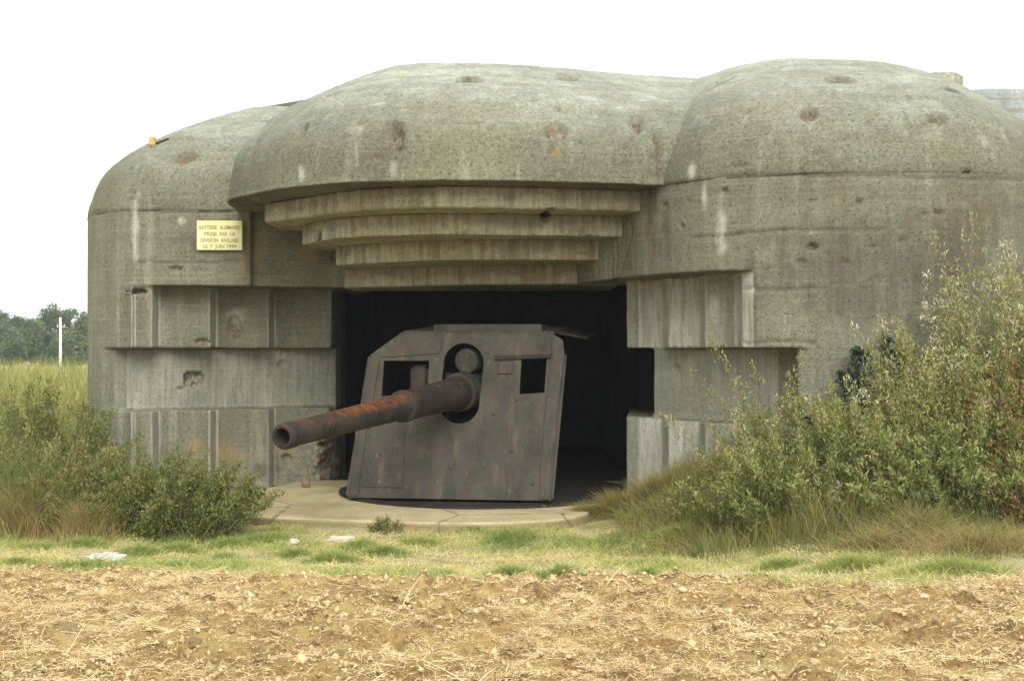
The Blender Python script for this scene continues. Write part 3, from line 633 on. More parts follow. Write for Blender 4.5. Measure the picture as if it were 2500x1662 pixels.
# roof, chamfer and side plates run back from the front plate
TL, TR = onplane(985, 815, -0.05), onplane(1352, 816, -0.05); CL, CR2 = onplane(906, 872, -0.05), onplane(1376, 866, -0.05)
BL, BR = onplane(852, 1209, -0.05), onplane(1343, 1217, -0.05)
slab('roof_plate', [TL, TR, TR + bk * 1.9 + up * 0.10, TL + bk * 1.9 + up * 0.10], 0.035, M_SHIELD)
slab('chamfer_plate', [CL, TL, TL + bk * 1.9 + up * 0.10, CL + bk * 1.9 + up * 0.05], 0.03, M_SHIELD)
slab('side_plate', [BL, CL, CL + bk * 1.7, BL + bk * 1.7], 0.04, M_SHIELD)
slab('side_plate', [CR2, BR, BR + bk * 1.7 - ex * 0.45, CR2 + bk * 1.7 - ex * 0.45], 0.04, M_SHIELD)
slab('roof_wing', [TR + bk * 0.25 + up * 0.012, TR + ex * 0.38 + bk * 0.45 - up * 0.06, TR + ex * 0.38 + bk * 1.8, TR + bk * 1.8 + up * 0.09], 0.03, M_JACKET)
# raised roof hatch
h = [onplane(1058, 812, -0.16), onplane(1322, 812, -0.16)]
bm = bmesh.new(); q = [h[0], h[1], h[1] + bk * 1.1, h[0] + bk * 1.1]
lo_ = [bm.verts.new(p) for p in q]; hi_ = [bm.verts.new(p + up * 0.105 + (0.03 * (bk if i < 2 else -bk))) for i, p in enumerate(q)]
bm.faces.new(lo_); bm.faces.new(hi_[::-1])
for i in range(4): bm.faces.new((lo_[i], hi_[i], hi_[(i + 1) % 4], lo_[(i + 1) % 4]))
bmesh.ops.recalc_face_normals(bm, faces=bm.faces); bmesh.ops.bevel(bm, geom=bm.edges[:], offset=0.012, segments=2, affect='EDGES'); gpart(bm_obj('roof_hatch', bm, M_SHIELD))

P1 = Vector(PX(688, 1066, 12.0)); P0 = Vector(PX(1122, 957, 15.45)); ax = (P1 - P0).normalized(); LEN = (P1 - P0).length
def lathe(name, prof, mat, org, axis_, seg=40, rust=None, closed=False, parent=None):
    """prof: (distance along axis, radius)"""
    a = axis_; s1 = a.cross(Vector((0, 0, 1))).normalized(); s2 = s1.cross(a).normalized()
    V = []; R = []
    for t, r in prof:
        for k in range(seg):
            th = 2 * math.pi * k / seg; dv = s1 * math.cos(th) + s2 * math.sin(th)
            V.append(org + a * t + dv * r)
            R.append(rust(t, dv.z) if rust else 0.0)
    m = len(prof); Fc = []
    for i in range(m - 1):
        for k in range(seg): Fc.append((i * seg + k, i * seg + (k + 1) % seg, (i + 1) * seg + (k + 1) % seg, (i + 1) * seg + k))
    if not closed: Fc.append(tuple(range(seg))[::-1]); Fc.append(tuple(range((m - 1) * seg, m * seg)))
    o = newmesh(name, [tuple(v) for v in V], Fc, mat, None, True, {'rust': R})
    bmx = bmesh.new(); bmx.from_mesh(o.data); bmesh.ops.recalc_face_normals(bmx, faces=bmx.faces)
    for e in bmx.edges:
        if len(e.link_faces) == 2 and e.calc_face_angle(0) > 0.5: e.smooth = False
    bmx.to_mesh(o.data); bmx.free()
    if parent is None: gpart(o)
    else: o.parent = parent; o.matrix_parent_inverse = GI
    return o
def t_at(u):
    lo, hi = -0.5, LEN
    for _ in range(40):
        m = (lo + hi) / 2; p = P0 + ax * m; uu = 1250 + p.x / p.y * F
        if uu > u: lo = m
        else: hi = m
    return m
tc = t_at(985)
def rustf(t, z):
    return float(sm(tc - 2.1, tc - 1.2, t - 2.1 + 0.0) * 0 + sm(tc + 1.9, tc + 0.9, t) * sm(tc - 0.25, tc - 0.02, t) * sm(0.25, 0.7, z) + 0.35 * sm(tc, tc + 1, t) * sm(0.1, 0.8, z))
nb = 26; bp = []
for i in range(nb + 1):
    t = tc - 0.1 + (LEN - tc + 0.1) * i / nb; w = (t - tc) / (LEN - tc); bp.append((t, 0.143 - 0.027 * max(0, w)))
bp[-1] = (LEN - 0.012, 0.118)
bp += [(LEN, 0.11), (LEN, 0.086), (LEN - 0.015, 0.078), (LEN - 1.4, 0.078)]
brl = lathe('barrel', bp, M_BARREL, P0, ax, 44, rustf); brl['label'] = 'long tapering gun tube rusted orange along its top'
lathe('muzzle_band', [(LEN - 0.17, 0.118), (LEN - 0.165, 0.127), (LEN - 0.03, 0.126), (LEN - 0.02, 0.117)], M_BARREL, P0, ax, 44, None, True, GUN)
lathe('collar', [(tc - 0.02, 0.14), (tc - 0.02, 0.182), (tc + 0.05, 0.178), (tc + 0.055, 0.14)], M_BARREL, P0, ax, 44, lambda t, z: 0.2 * max(0, z))
lathe('jacket', [(-1.6, 0.205), (0.0, 0.2), (0.28, 0.192), (0.5, 0.182), (tc - 0.01, 0.166), (tc, 0.16), (tc, 0.1)], M_JACKET, P0, ax, 44, lambda t, z: 0.12 * max(0, z) * (t > 0.6))
lathe('cradle_ring', [(-0.14, 0.18), (-0.14, 0.238), (0.04, 0.234), (0.06, 0.18)], M_BARREL, P0, ax, 44, None)
pc = Vector(onplane(1142, 880, -0.18))
lathe('recoil_cylinder', [(-1.2, 0.16), (0.02, 0.16), (0.05, 0.15), (0.06, 0.12), (0.06, 0.02)], M_SHIELD, pc, ax, 32, None)
# cradle, trunnion bracket, pedestal and traversing ring behind the shield
ctr = Vector((-0.28, 16.35, ZP))
lathe('pedestal', [(0.0, 0.85), (0.12, 0.85), (0.15, 0.62), (0.75, 0.48), (0.8, 0.6), (0.95, 0.6)], M_JACKET, ctr, Vector((0, 0.0001, 1)).normalized(), 36, None)
rc = (-0.35, 16.6); na = 96; V = []; Fc = []
for k in range(na):
    a = 2 * math.pi * k / na
    for r, z in ((1.88, ZP - 0.02), (1.88, ZP + 0.03), (1.8, ZP + 0.034), (1.8, ZP - 0.02)): V.append((rc[0] + r * math.cos(a), rc[1] + r * math.sin(a), z))
for k in range(na):
    b = (k + 1) % na
    for j in range(4): Fc.append((4 * k + j, 4 * b + j, 4 * b + (j + 1) % 4, 4 * k + (j + 1) % 4))
gpart(newmesh('traversing_rail', V, Fc, M_JACKET, None, False))
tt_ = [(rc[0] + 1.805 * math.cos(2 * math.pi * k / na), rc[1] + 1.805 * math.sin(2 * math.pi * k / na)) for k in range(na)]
gpart(bm_obj('under_shield_shade', prism_bm(tt_, ZP - 0.01, ZP + 0.012), M_JACKET))  # dark disc added to paint the shade below the shield
for s in (-1, 1):
    bm = bmesh.new(); bmesh.ops.create_cube(bm, size=1.0); bmesh.ops.scale(bm, verts=bm.verts, vec=(0.08, 0.7, 0.9)); bmesh.ops.bevel(bm, geom=bm.edges[:], offset=0.02, segments=1, affect='EDGES')
    o = bm_obj('cradle_bracket', bm, M_JACKET); o.rotation_euler = (0, 0, -0.1); o.location = ctr + Vector((0.38 * s - 0.1, -0.1, 1.1)); gpart(o)
# rusty sight bracket seen through the left aiming window
bm = bmesh.new(); bmesh.ops.create_cube(bm, size=1.0); bmesh.ops.scale(bm, verts=bm.verts, vec=(0.22, 0.2, 0.34)); bmesh.ops.bevel(bm, geom=bm.edges[:], offset=0.04, segments=2, affect='EDGES')
o = bm_obj('sight_bracket', bm, M_BARREL); o.location = PX(1025, 925, 15.75); gpart(o)

# ------------------------------------------------------------------ small things on and by the casemate
p = PX(372, 342, 17.75)
hit, _ = cast(376, 356)
bz = hit if hit else Vector(PX(376, 356, 17.8))
mk = empty('marker_block', 'small orange marker block with a rod on the roof edge', 'marker', loc=tuple(bz))
bm = bmesh.new(); bmesh.ops.create_cube(bm, size=1.0); bmesh.ops.scale(bm, verts=bm.verts, vec=(0.09, 0.09, 0.13)); bmesh.ops.bevel(bm, geom=bm.edges[:], offset=0.015, segments=2, affect='EDGES'); bmesh.ops.translate(bm, verts=bm.verts, vec=(-0.02, 0, 0.055))
bm_obj('block', bm, M_ORANGE, mk)
bm = bmesh.new(); bmesh.ops.create_cone(bm, cap_ends=True, segments=10, radius1=0.016, radius2=0.012, depth=0.2); bmesh.ops.rotate(bm, verts=bm.verts, matrix=Matrix.Rotation(math.radians(68), 3, 'Y')); bmesh.ops.translate(bm, verts=bm.verts, vec=(0.11, 0.0, 0.06))
bm_obj('rod', bm, M_BARREL, mk)
st = rock('stone', PX(745, 1196, 17.0), (0.06, 0.06, 0.09), M_RUBBLE, None, 2, 0.3, 5); st.location.z = ZP + 0.06; tag(st, 'small yellowish stone under the crumbled jamb', 'stone')
def on_ground(u, v):
    lo, hi = 4.0, 16.0
    for _ in range(50):
        m = (lo + hi) / 2; q = PX(u, v, m); z = ground_full(np.array([q[0]]), np.array([q[1]]))[0][0]
        if q[2] > z: lo = m
        else: hi = m
    q = PX(u, v, m); return q
for k, (u, v, w, d, h, lab) in enumerate([(252, 1362, .40, .30, .05, 'long pale flat stone half sunk at the turf edge'), (716, 1324, .12, .14, .04, 'small white stone beside a longer slab in the turf'),
                                          (835, 1318, .34, .12, .05, 'pale slab edge showing in the turf before the gun')]):
    q = on_ground(u, v); o = rock('stone_slab', (q[0], q[1], q[2] + 0.0), (w / 2, d / 2, h), M_LIME, None, 3, 0.25, 70 + k); tag(o, lab, 'stone')
cl0 = None
for k, (u, v, s) in enumerate([(2140, 1468, .05), (1500, 1505, .055), (1465, 1390, .055), (160, 1535, .07), (790, 1530, .035), (480, 1565, .045), (640, 1590, .035), (1380, 1515, .06), (1815, 1520, .05), (2030, 1520, .06),
                               (1250, 1560, .04), (2330, 1545, .05), (350, 1470, .05), (2220, 1600, .05), (980, 1600, .05)]):
    q = on_ground(u, v)
    if cl0 is None: o = cl0 = rock('earth_clod', q, (1, .9, .7), M_CLOD, None, 3, 0.4, 33)
    else: o = cl0.copy(); COL.objects.link(o)
    o.location = (q[0], q[1], q[2] - s * 0.25); o.scale = (s * (0.8 + 0.5 * random.random()), s, s * (0.7 + 0.5 * random.random())); o.rotation_euler = (0.3 * random.random(), 0.3 * random.random(), 6.28 * random.random())
    tag(o, 'brown clod of dry earth lying in the straw field', 'clod', 'earth clods in the field')

# ------------------------------------------------------------------ vegetation
def blades(name, base, L, width, dirv, mat, tint, bend=0.5, seg=3, parent=None):
    """ribbons: base (n,3), length (n), dirv (n,3) unit growth direction; they droop sideways by bend"""
    n = len(base); side = np.cross(dirv, rng.normal(size=(n, 3))); side /= np.linalg.norm(side, axis=1)[:, None] + 1e-9
    dr = rng.normal(size=(n, 3)); dr[:, 2] = -np.abs(dr[:, 2]) * 0.6; dr /= np.linalg.norm(dr, axis=1)[:, None]
    t = np.linspace(0, 1, seg + 1); V = np.zeros((n, seg + 1, 2, 3))
    for k, tk in enumerate(t):
        c = base + dirv * (L * tk)[:, None] + dr * (L * bend * tk * tk)[:, None]
        w = width * (1 - 0.85 * tk); V[:, k, 0] = c - side * (w / 2)[:, None]; V[:, k, 1] = c + side * (w / 2)[:, None]
    m = 2 * (seg + 1); b0 = np.arange(n)[:, None] * m; Q = []
    for k in range(seg): Q.append(np.column_stack([b0[:, 0] + 2 * k, b0[:, 0] + 2 * k + 1, b0[:, 0] + 2 * k + 3, b0[:, 0] + 2 * k + 2]))
    return newmesh(name, V.reshape(-1, 3), np.vstack(Q), mat, parent, True, {'tint': np.repeat(np.clip(tint, 0, 1), m)})
def leaves_mesh(name, C, D, size, aspect, mat, tint, parent):
    n = len(C); D = D / (np.linalg.norm(D, axis=1)[:, None] + 1e-9)
    S = np.cross(D, rng.normal(size=(n, 3)) + np.array([0, 0, 0.8])); S /= np.linalg.norm(S, axis=1)[:, None] + 1e-9
    U = np.cross(S, D); L = size[:, None]
    V = np.stack([C, C + D * L * 0.45 + S * L * aspect / 2 + U * L * 0.08, C + D * L - U * L * 0.06, C + D * L * 0.45 - S * L * aspect / 2 + U * L * 0.08], 1)
    return newmesh(name, V.reshape(-1, 3), np.arange(4 * n).reshape(n, 4), mat, parent, False, {'tint': np.repeat(np.clip(tint, 0, 1), 4)})
def tubes(name, paths, radii, mat, parent, seg=3):
    """paths (n,k,3)"""
    n, k, _ = paths.shape; T = np.gradient(paths, axis=1); T /= np.linalg.norm(T, axis=2)[..., None] + 1e-9
    s1 = np.cross(T, np.array([0.31, 0.9, 0.3])); s1 /= np.linalg.norm(s1, axis=2)[..., None] + 1e-9; s2 = np.cross(T, s1)
    r = radii[:, None] * np.linspace(1, 0.35, k)[None]
    V = np.stack([paths + r[..., None] * (math.cos(a) * s1 + math.sin(a) * s2) for a in np.arange(seg) * 2 * math.pi / seg], 2)
    b = (np.arange(n)[:, None] * k + np.arange(k - 1)[None]).ravel() * seg; Q = []
    for j in range(seg): Q.append(np.column_stack([b + j, b + (j + 1) % seg, b + seg + (j + 1) % seg, b + seg + j]))
    return newmesh(name, V.reshape(-1, 3), np.vstack(Q), mat, parent, True)
def gz(x, y): return ground_full(np.asarray(x), np.asarray(y))[0]
def inside_bunker(P):
    """keeps foliage out of the walls"""
    x, y = P[:, 0], P[:, 1]; c = curve(np.array(RB)[3:], 0.1); yr = np.interp(x, c[:70, 0], c[:70, 1])
    yr = np.where(x < 2.44, 14.0 + (2.44 - x) * 1.4, yr); rt = (x > 1.3) & (x < 6.2) & (y > yr - 0.03)
    lf = (x < -2.6) & (x > -5.6) & (y > 16.75); return rt | lf
def shrub(name, label, x, y, rx, ry, hgt, nst, lps, leaf, mat, tint0=0.45, lean=(0, 0), spread=0.55, tip_tint=0.25, aspect=0.5, cat='shrub', bendy=0.25, group=None, low=0.12):
    lps = int(lps * 0.86); leaf *= 0.98; aspect *= 0.62
    r = np.sqrt(rng.random(nst)); a = rng.random(nst) * 2 * math.pi
    bx, by = x + rx * 0.75 * r * np.cos(a), y + ry * 0.75 * r * np.sin(a); bzz = gz(bx, by) - 0.02
    H = hgt * (1 - 0.45 * r ** 2) * rng.uniform(0.62, 1.08, nst)
    ex_ = np.column_stack([(rx * 0.55 * r * np.cos(a) + rng.normal(0, 0.16 * spread * hgt, nst) + lean[0] * H), ry * 0.5 * r * np.sin(a) + rng.normal(0, 0.14 * spread * hgt, nst) + lean[1] * H, H])
    k = 7; t = np.linspace(0, 1, k); P = np.zeros((nst, k, 3)); b = np.column_stack([bx, by, bzz])
    dro = np.column_stack([rng.normal(0, 1, nst), rng.normal(0, 1, nst), -np.abs(rng.normal(0, .6, nst))]) * (bendy * hgt * 0.3)
    for i, ti in enumerate(t): P[:, i] = b + ex_ * ti + dro * ti ** 2 + rng.normal(0, 0.012 * hgt, (nst, 3)) * (i > 0)
    root = empty(name, label, cat, group, loc=(x, y, float(gz(np.array([x]), np.array([y]))[0]))); bpy.context.view_layer.update(); inv = root.matrix_world.inverted()
    so = tubes('stems', P, rng.uniform(0.004, 0.009, nst), M_STEM, root); so.matrix_parent_inverse = inv; so['kind'] = 'stuff'
    tt = rng.uniform(low, 1.02, (nst, lps)) ** 0.9; idx = np.clip(tt * (k - 1), 0, k - 1.001); i0 = idx.astype(int); fr = (idx - i0)[..., None]
    rows = np.arange(nst)[:, None]; C = P[rows, i0] * (1 - fr) + P[rows, i0 + 1] * fr
    tw = 0.10 * hgt * (1.1 - tt)[..., None] + 0.02; C = C + rng.normal(0, 1, C.shape) * tw * 0.55
    D = rng.normal(0, 0.85, C.shape) + np.array([0, 0, 0.8]) + (P[:, -1] - P[:, 0])[:, None] / hgt * 0.5
    pt = tint0 + rng.normal(0, 0.1, (nst, 1)) + rng.normal(0, 0.13, tt.shape) + tip_tint * np.maximum(0, tt - 0.6) / 0.4
    C = C.reshape(-1, 3); D = D.reshape(-1, 3); pt = pt.ravel(); cl = 0.14 * fbm(C, 2.2, 2, 31); pt = pt + cl
    keep = ~inside_bunker(C); C, D, pt = C[keep], D[keep], pt[keep]
    lo = leaves_mesh('leaves', C, D, leaf * rng.uniform(0.6, 1.35, len(C)), aspect, mat, pt, root); lo.matrix_parent_inverse = inv; lo['kind'] = 'stuff'
    return root
# right-hand thicket
shrub('shrub', 'tall pale-topped bush leaning on the concrete flank', 5.05, 12.5, .75, .5, 3.0, 130, 348, 0.0488, G_PALE, .42, tip_tint=.3)
shrub('shrub', 'silvery seeding willow bush in front of the grey wall', 4.2, 12.55, .75, .45, 2.25, 110, 319, 0.0439, G_PALE, .38, tip_tint=.4)
shrub('shrub', 'russet dried dock bush among the green thicket', 4.95, 11.95, .5, .4, 1.85, 80, 275, 0.0439, G_RED, .5)
shrub('shrub', 'olive leafy bush in the middle of the thicket', 3.75, 12.2, .75, .5, 1.7, 130, 319, 0.0439, G_OLIVE, .45)
shrub('shrub', 'bush of long arching sprays across the pale cheek slot', 2.85, 12.7, .6, .35, 1.7, 60, 217, 0.0439, G_OLIVE, .5, lean=(-.2, 0), spread=.9, low=.15)
shrub('shrub', 'green bushy mound at the thicket foot', 2.95, 12.1, .85, .5, 1.05, 130, 275, 0.0439, G_OLIVE, .4)
shrub('ivy_clump', 'dark ivy clump on the wall above the thicket', 3.72, 12.95, .3, .12, 1.75, 26, 130, 0.0683, G_IVY, .4, aspect=.9, cat='ivy', low=.6)
shrub('shrub', 'dark green bramble low in the thicket front', 4.1, 11.7, .85, .5, .95, 130, 275, 0.0488, G_OLIVE, .28, aspect=.7)
shrub('shrub', 'reddish bramble tangle at the foot of the russet bush', 4.75, 11.35, .6, .35, .8, 80, 203, 0.0439, G_RED, .6)
shrub('shrub', 'sparse weedy bush between the lower cheek and the thicket', 2.45, 13.2, .4, .3, .62, 60, 188, 0.039, G_OLIVE, .5)
shrub('shrub', 'yellow-green bush filling the gap below the silvery willow', 4.4, 12.1, .7, .4, 1.5, 100, 275, 0.0439, G_OLIVE, .55)
shrub('shrub', 'low leafy weeds between the jamb grass and the sparse bush', 2.05, 13.1, .45, .35, .36, 60, 90, .04, G_OLIVE, .42)
shrub('shrub', 'green nettle patch under the arching sprays', 2.5, 12.45, .5, .35, .6, 90, 150, .045, G_DARK, .62, aspect=.6)
shrub('shrub', 'yellowing weeds under the middle of the thicket', 3.5, 11.7, .6, .35, .8, 90, 150, .042, G_OLIVE, .6)
# left-hand scrub
shrub('shrub', 'dark spreading elder bush before the left cheek', -3.7, 13.4, .95, .5, .98, 120, 275, 0.0439, G_DARK, .52, lean=(.12, 0), aspect=.55)
shrub('shrub', 'dull green bush between the corner and the spreading elder', -4.55, 13.7, .7, .5, 1.0, 100, 246, 0.041, G_DARK, .6)
shrub('shrub', 'dark tall bush at the bunker corner', -5.55, 15.2, .75, .6, 1.55, 120, 275, 0.0439, G_DARK, .42, aspect=.6)
shrub('shrub', 'brownish bush in front of the dark corner bush', -5.3, 14.1, .5, .4, 1.15, 80, 188, 0.039, G_OLIVE, .35)
shrub('shrub', 'light green bush behind the dark corner bush', -6.6, 16.4, .9, .6, 1.7, 110, 246, 0.0439, G_WEED, .4)
shrub('shrub', 'low green tuft growing at the platform front edge', -1.32, 13.45, .16, .12, .2, 24, 58, 0.0293, G_DARK, .6)

def weed_stand(label, x0, x1, y0, y1, nn, hfun, mat, t0, cond=None):
    x = rng.uniform(x0, x1, nn); y = rng.uniform(y0, y1, nn); p2 = np.column_stack([x, y]); k = ~inside_bunker(np.column_stack([x, y, y])) & (rng.random(nn) < 0.55 + 0.9 * fbm(p2, 2.0, 2, 83))
    if cond is not None: k &= cond(x, y)
    x, y, p2 = x[k], y[k], p2[k]; m = len(x); D = rng.normal(0, 1, (m, 3)) * np.array([.28, .28, .1]); D[:, 2] = 1; D /= np.linalg.norm(D, axis=1)[:, None]
    H = hfun(x, y) * rng.uniform(.45, 1.1, m) * (1 + 0.35 * fbm(p2, 1.5, 2, 85))
    o = blades('tall_grass', np.column_stack([x, y, gz(x, y) - .01]), H, rng.uniform(.004, .010, m), D, mat, t0 + 0.25 * fbm(p2, 1.2, 2, 87) + rng.normal(0, .16, m), .28, 3)
    return tag(o, label, 'grass', kind='stuff')
weed_stand('rough tall grass and weed stalks growing through the right thicket', 1.7, 5.6, 11.1, 13.0, 16000, lambda x, y: 0.35 + 0.34 * np.clip(x - 1.7, 0, 3.5) * np.clip((y - 10.9) / 1.0, .35, 1), G_BANK, .36)
weed_stand('golden rough grass banked up against the right lower cheek', 1.15, 2.5, 12.9, 15.2, 5000, lambda x, y: 0.26 + 0.16 * np.clip(x - 1.2, 0, 1.2), G_BANK, .58)
weed_stand('rough tall grass and weed stalks growing through the left scrub', -6.6, -3.0, 13.1, 16.0, 16000, lambda x, y: 0.42 + 0.38 * np.clip(-x - 3.6, 0, 2.2), G_BANK, .36, lambda x, y: (x < -2.9 - 0.35 * np.abs(y - 13.4)) )
# straw litter on the field
def scatter(nn, x0, x1, y0, y1):
    return rng.uniform(x0, x1, nn), rng.uniform(y0, y1, nn)
def infield(x, y): return (np.abs(x) < 0.42 * y + 0.3)
def normals(nn, up_=0.3):
    D = rng.normal(0, 1, (nn, 3)); D[:, 2] = np.abs(D[:, 2]) * up_; return D / np.linalg.norm(D, axis=1)[:, None]
x, y = scatter(360000, -4.7, 4.7, 5.8, 10.9); yy = y_edge(x); p2 = np.column_stack([x, y])
dens = np.clip(0.5 + 0.9 * fbm(p2, 1.1, 3, 44) + 1.0 * fbm(p2, 6.0, 2, 46) + 0.35 * (7.6 - y) / 2, 0.05, 1)
k = infield(x, y) & (y < yy + 0.1) & (rng.random(len(x)) < dens); x, y = x[k], y[k]; p2 = p2[k]; nn = len(x)
B = np.column_stack([x, y, gz(x, y) + rng.uniform(0, 0.03, nn)])
o = blades('straw_litter', B, rng.gamma(2.0, 0.013, nn) + 0.012, rng.uniform(0.003, 0.0065, nn), normals(nn, 0.55), G_STRAW, 0.6 + 0.3 * fbm(p2, 1.6, 3, 48) + 0.16 * fbm(p2, 9.0, 2, 49) + rng.normal(0, 0.14, nn), 0.7, 2)
tag(o, 'matted golden straw covering the harrowed field', 'straw', kind='stuff')
x, y = scatter(70, -5, 5, 5.8, 10.0); k = infield(x, y); x, y = x[k], y[k]; nn = len(x); D = normals(nn, 1.0); B = np.column_stack([x, y, gz(x, y)])
o = blades('long_stalks', B, rng.uniform(0.12, 0.32, nn), np.full(nn, 0.008), D, G_STRAW, rng.uniform(0.7, 1, nn), 0.3, 3)
tag(o, 'scattered long bleached stalks sticking out of the straw', 'straw', kind='stuff')
# loose crumbs of earth
x, y = scatter(42000, -4.6, 4.6, 5.8, 10.6); p2 = np.column_stack([x, y]); k = infield(x, y) & (y < y_edge(x) + .1) & (rng.random(len(x)) < np.clip(0.5 + 1.1 * fbm(p2, 1.3, 3, 144), .08, 1)); x, y, p2 = x[k], y[k], p2[k]; nn = len(x)
sz = np.minimum(0.004 + rng.gamma(1.4, 0.0048, nn), .035); ctr_ = np.column_stack([x, y, gz(x, y) + sz * .3])
OV = np.array([[1, 0, 0], [0, 1, 0], [-1, 0, 0], [0, -1, 0], [0, 0, .8], [0, 0, -.8]]); OF = np.array([[0, 1, 4], [1, 2, 4], [2, 3, 4], [3, 0, 4], [1, 0, 5], [2, 1, 5], [3, 2, 5], [0, 3, 5]])
V = ctr_[:, None] + (OV[None] * rng.uniform(.55, 1.35, (nn, 6, 1)) + rng.normal(0, .22, (nn, 6, 3))) * sz[:, None, None]
o = newmesh('soil_crumbs', V.reshape(-1, 3), (np.arange(nn)[:, None, None] * 6 + OF[None]).reshape(-1, 3), G_CRUMB, None, True, {'tint': np.repeat(np.clip(.5 + .2 * rng.normal(size=nn) + .25 * fbm(p2, 1.6, 2, 146), 0, 1), 6)})
tag(o, 'loose brown crumbs of earth scattered through the straw', 'soil', kind='stuff')
# turf
x, y = scatter(260000, -6.0, 6.0, 9.0, 14.2); yy = y_edge(x); p2 = np.column_stack([x, y])
onplat = (y > 13.55 - 0.0 + 0.05 * np.abs(x + .6)) & (x > -3.0) & (x < 1.25)
gr = fbm(p2, 1.1, 3, 51) + 0.25 * fbm(p2, 5.0, 2, 54)
dens = np.clip(0.42 + 1.0 * gr + 0.1 * (x < 0), 0.04, 1) * np.clip((y - yy) / 0.6 + 0.45 + 1.2 * gr, 0, 1)
k = infield(x, y) & (y > yy - 0.8) & ~onplat & (rng.random(len(x)) < dens) & ~inside_bunker(np.column_stack([x, y, y])); x, y, gr, p2 = x[k], y[k], gr[k], p2[k]; nn = len(x)
D = normals(nn, 0.9); B = np.column_stack([x, y, gz(x, y) - 0.004])
tint = np.clip(0.66 - 0.8 * gr - 0.05 * (x < 0) + rng.normal(0, 0.12, nn), 0, 1)
o = blades('turf_grass', B, rng.uniform(0.03, 0.11, nn) * (1 + 1.1 * np.clip(gr, -0.5, 1)), rng.uniform(0.0045, 0.008, nn), D, G_GRASS, tint, 0.5, 2)
tag(o, 'worn green and straw-yellow turf between field and bunker', 'grass', kind='stuff')
x, y = scatter(90000, 0.9, 6.0, 9.6, 15.0); p2 = np.column_stack([x, y]); ed = 9.9 + 2.6 * sm(3.6, 0.8, x) + 0.4 * vnoise(p2, 1.3, 61)
k = infield(x, y) & (y > ed) & ~inside_bunker(np.column_stack([x, y, y])) & (rng.random(len(x)) < 0.35 + 0.65 * np.clip((y - ed) / 0.9, 0, 1)) & ~((y > 13.3) & (x < 1.2)); x, y, p2, ed = x[k], y[k], p2[k], ed[k]; nn = len(x)
gr = fbm(p2, 0.9, 3, 63); gr2 = fbm(p2, 2.7, 2, 65); D = normals(nn, 1.0) * np.array([.8, .8, 1]); D[:, 2] += 0.35; D /= np.linalg.norm(D, axis=1)[:, None]
tn = 0.4 + 0.6 * gr + 0.2 * gr2 + rng.normal(0, .14, nn)
o = blades('bank_grass', np.column_stack([x, y, gz(x, y) - 0.005]), rng.uniform(.06, .2, nn) * (0.5 + np.clip((y - ed) / 1.2, 0, 1)) * (1 + 0.6 * np.clip(gr2, -.5, 1)), rng.uniform(.004, .008, nn), D, G_BANK, tn, .75, 2)
tag(o, 'rough mixed green and tawny grass on the bank below the thicket', 'grass', kind='stuff')
# green tussocks at the turf edge
def tuft(label, u, v, rx, ry, h, nn, mat, t0, cat='grass', name='grass_tuft', group=None, stiff=.8):
    q = on_ground(u, v); r = np.minimum(np.abs(rng.normal(0, .55, nn)), 1.5); a = rng.random(nn) * 6.283; x = q[0] + rx * r * np.cos(a); y = q[1] + ry * r * np.sin(a)
    D = normals(nn, 1.0) * np.array([stiff, stiff, 1]); D[:, 2] += 0.7; D /= np.linalg.norm(D, axis=1)[:, None]
    o = blades(name, np.column_stack([x, y, gz(x, y) - 0.005]), h * rng.uniform(0.5, 1.15, nn) * (1.1 - 0.5 * r ** 2), rng.uniform(0.004, 0.008, nn), D, mat, t0 + rng.normal(0, 0.14, nn), 0.6, 2)
    return tag(o, label, cat, group)
for u, v, rx, ry, h in ((800, 1375, .35, .18, .13), (550, 1368, .18, .12, .11), (720, 1360, .2, .12, .12), (1240, 1405, .25, .1, .11), (1370, 1405, .25, .1, .11), (1580, 1405, .10, .08, .11), (350, 1350, .25, .15, .1), (560, 1335, .3, .15, .12),
                        (1090, 1405, .07, .05, .08), (940, 1350, .3, .15, .1), (1160, 1300, .3, .15, .09), (440, 1345, .22, .12, .11), (640, 1325, .25, .14, .12), (100, 1345, .35, .15, .1), (210, 1330, .3, .15, .1), (880, 1335, .25, .12, .1), (1030, 1330, .25, .12, .09),
                        (1480, 1330, .3, .15, .09), (1900, 1385, .25, .1, .1), (1750, 1330, .3, .12, .09), (40, 1375, .2, .1, .08)):
    tuft('low bright green tussock where the turf meets the straw', u, v, rx, ry, h, int(50000 * rx * ry) + 200, G_GRASS, .22, group='green tussocks at the turf edge')
for u, v, rx, ry, h, t0, lab in ((1545, 1215, .3, .2, .32, .55, 'dry golden grass clump at the right jamb foot'), (1680, 1235, .4, .25, .32, .4, 'yellowing grass clump below the lower cheek'),
                                (1900, 1310, .55, .25, .28, .55, 'tawny dry grass mound before the bramble'), (2130, 1335, .5, .25, .26, .6, 'reddish tan dry grass mound below the thicket'),
                                (2400, 1345, .5, .3, .34, .6, 'russet dry grass heap at the bank end'), (1480, 1260, .35, .2, .2, .5, 'short straw-coloured grass beside the platform end'), (2250, 1300, .4, .25, .34, .5, 'dry grass clump under the bramble tangle')):
    tuft(lab, u, v, rx, ry, h * .85, 1100, G_BANK, t0 + .04)
for u, v, rx, ry, h, lab in ((1435, 1266, .28, .12, .2, 'golden grass hanging over the platform end'), (1505, 1258, .25, .14, .3, 'tall golden grass between the platform end and the jamb'), (1590, 1228, .3, .15, .32, 'straw-yellow grass in front of the lower cheek')):
    tuft(lab, u, v, rx, ry, h, 3200, G_BANK, .6, stiff=.4)
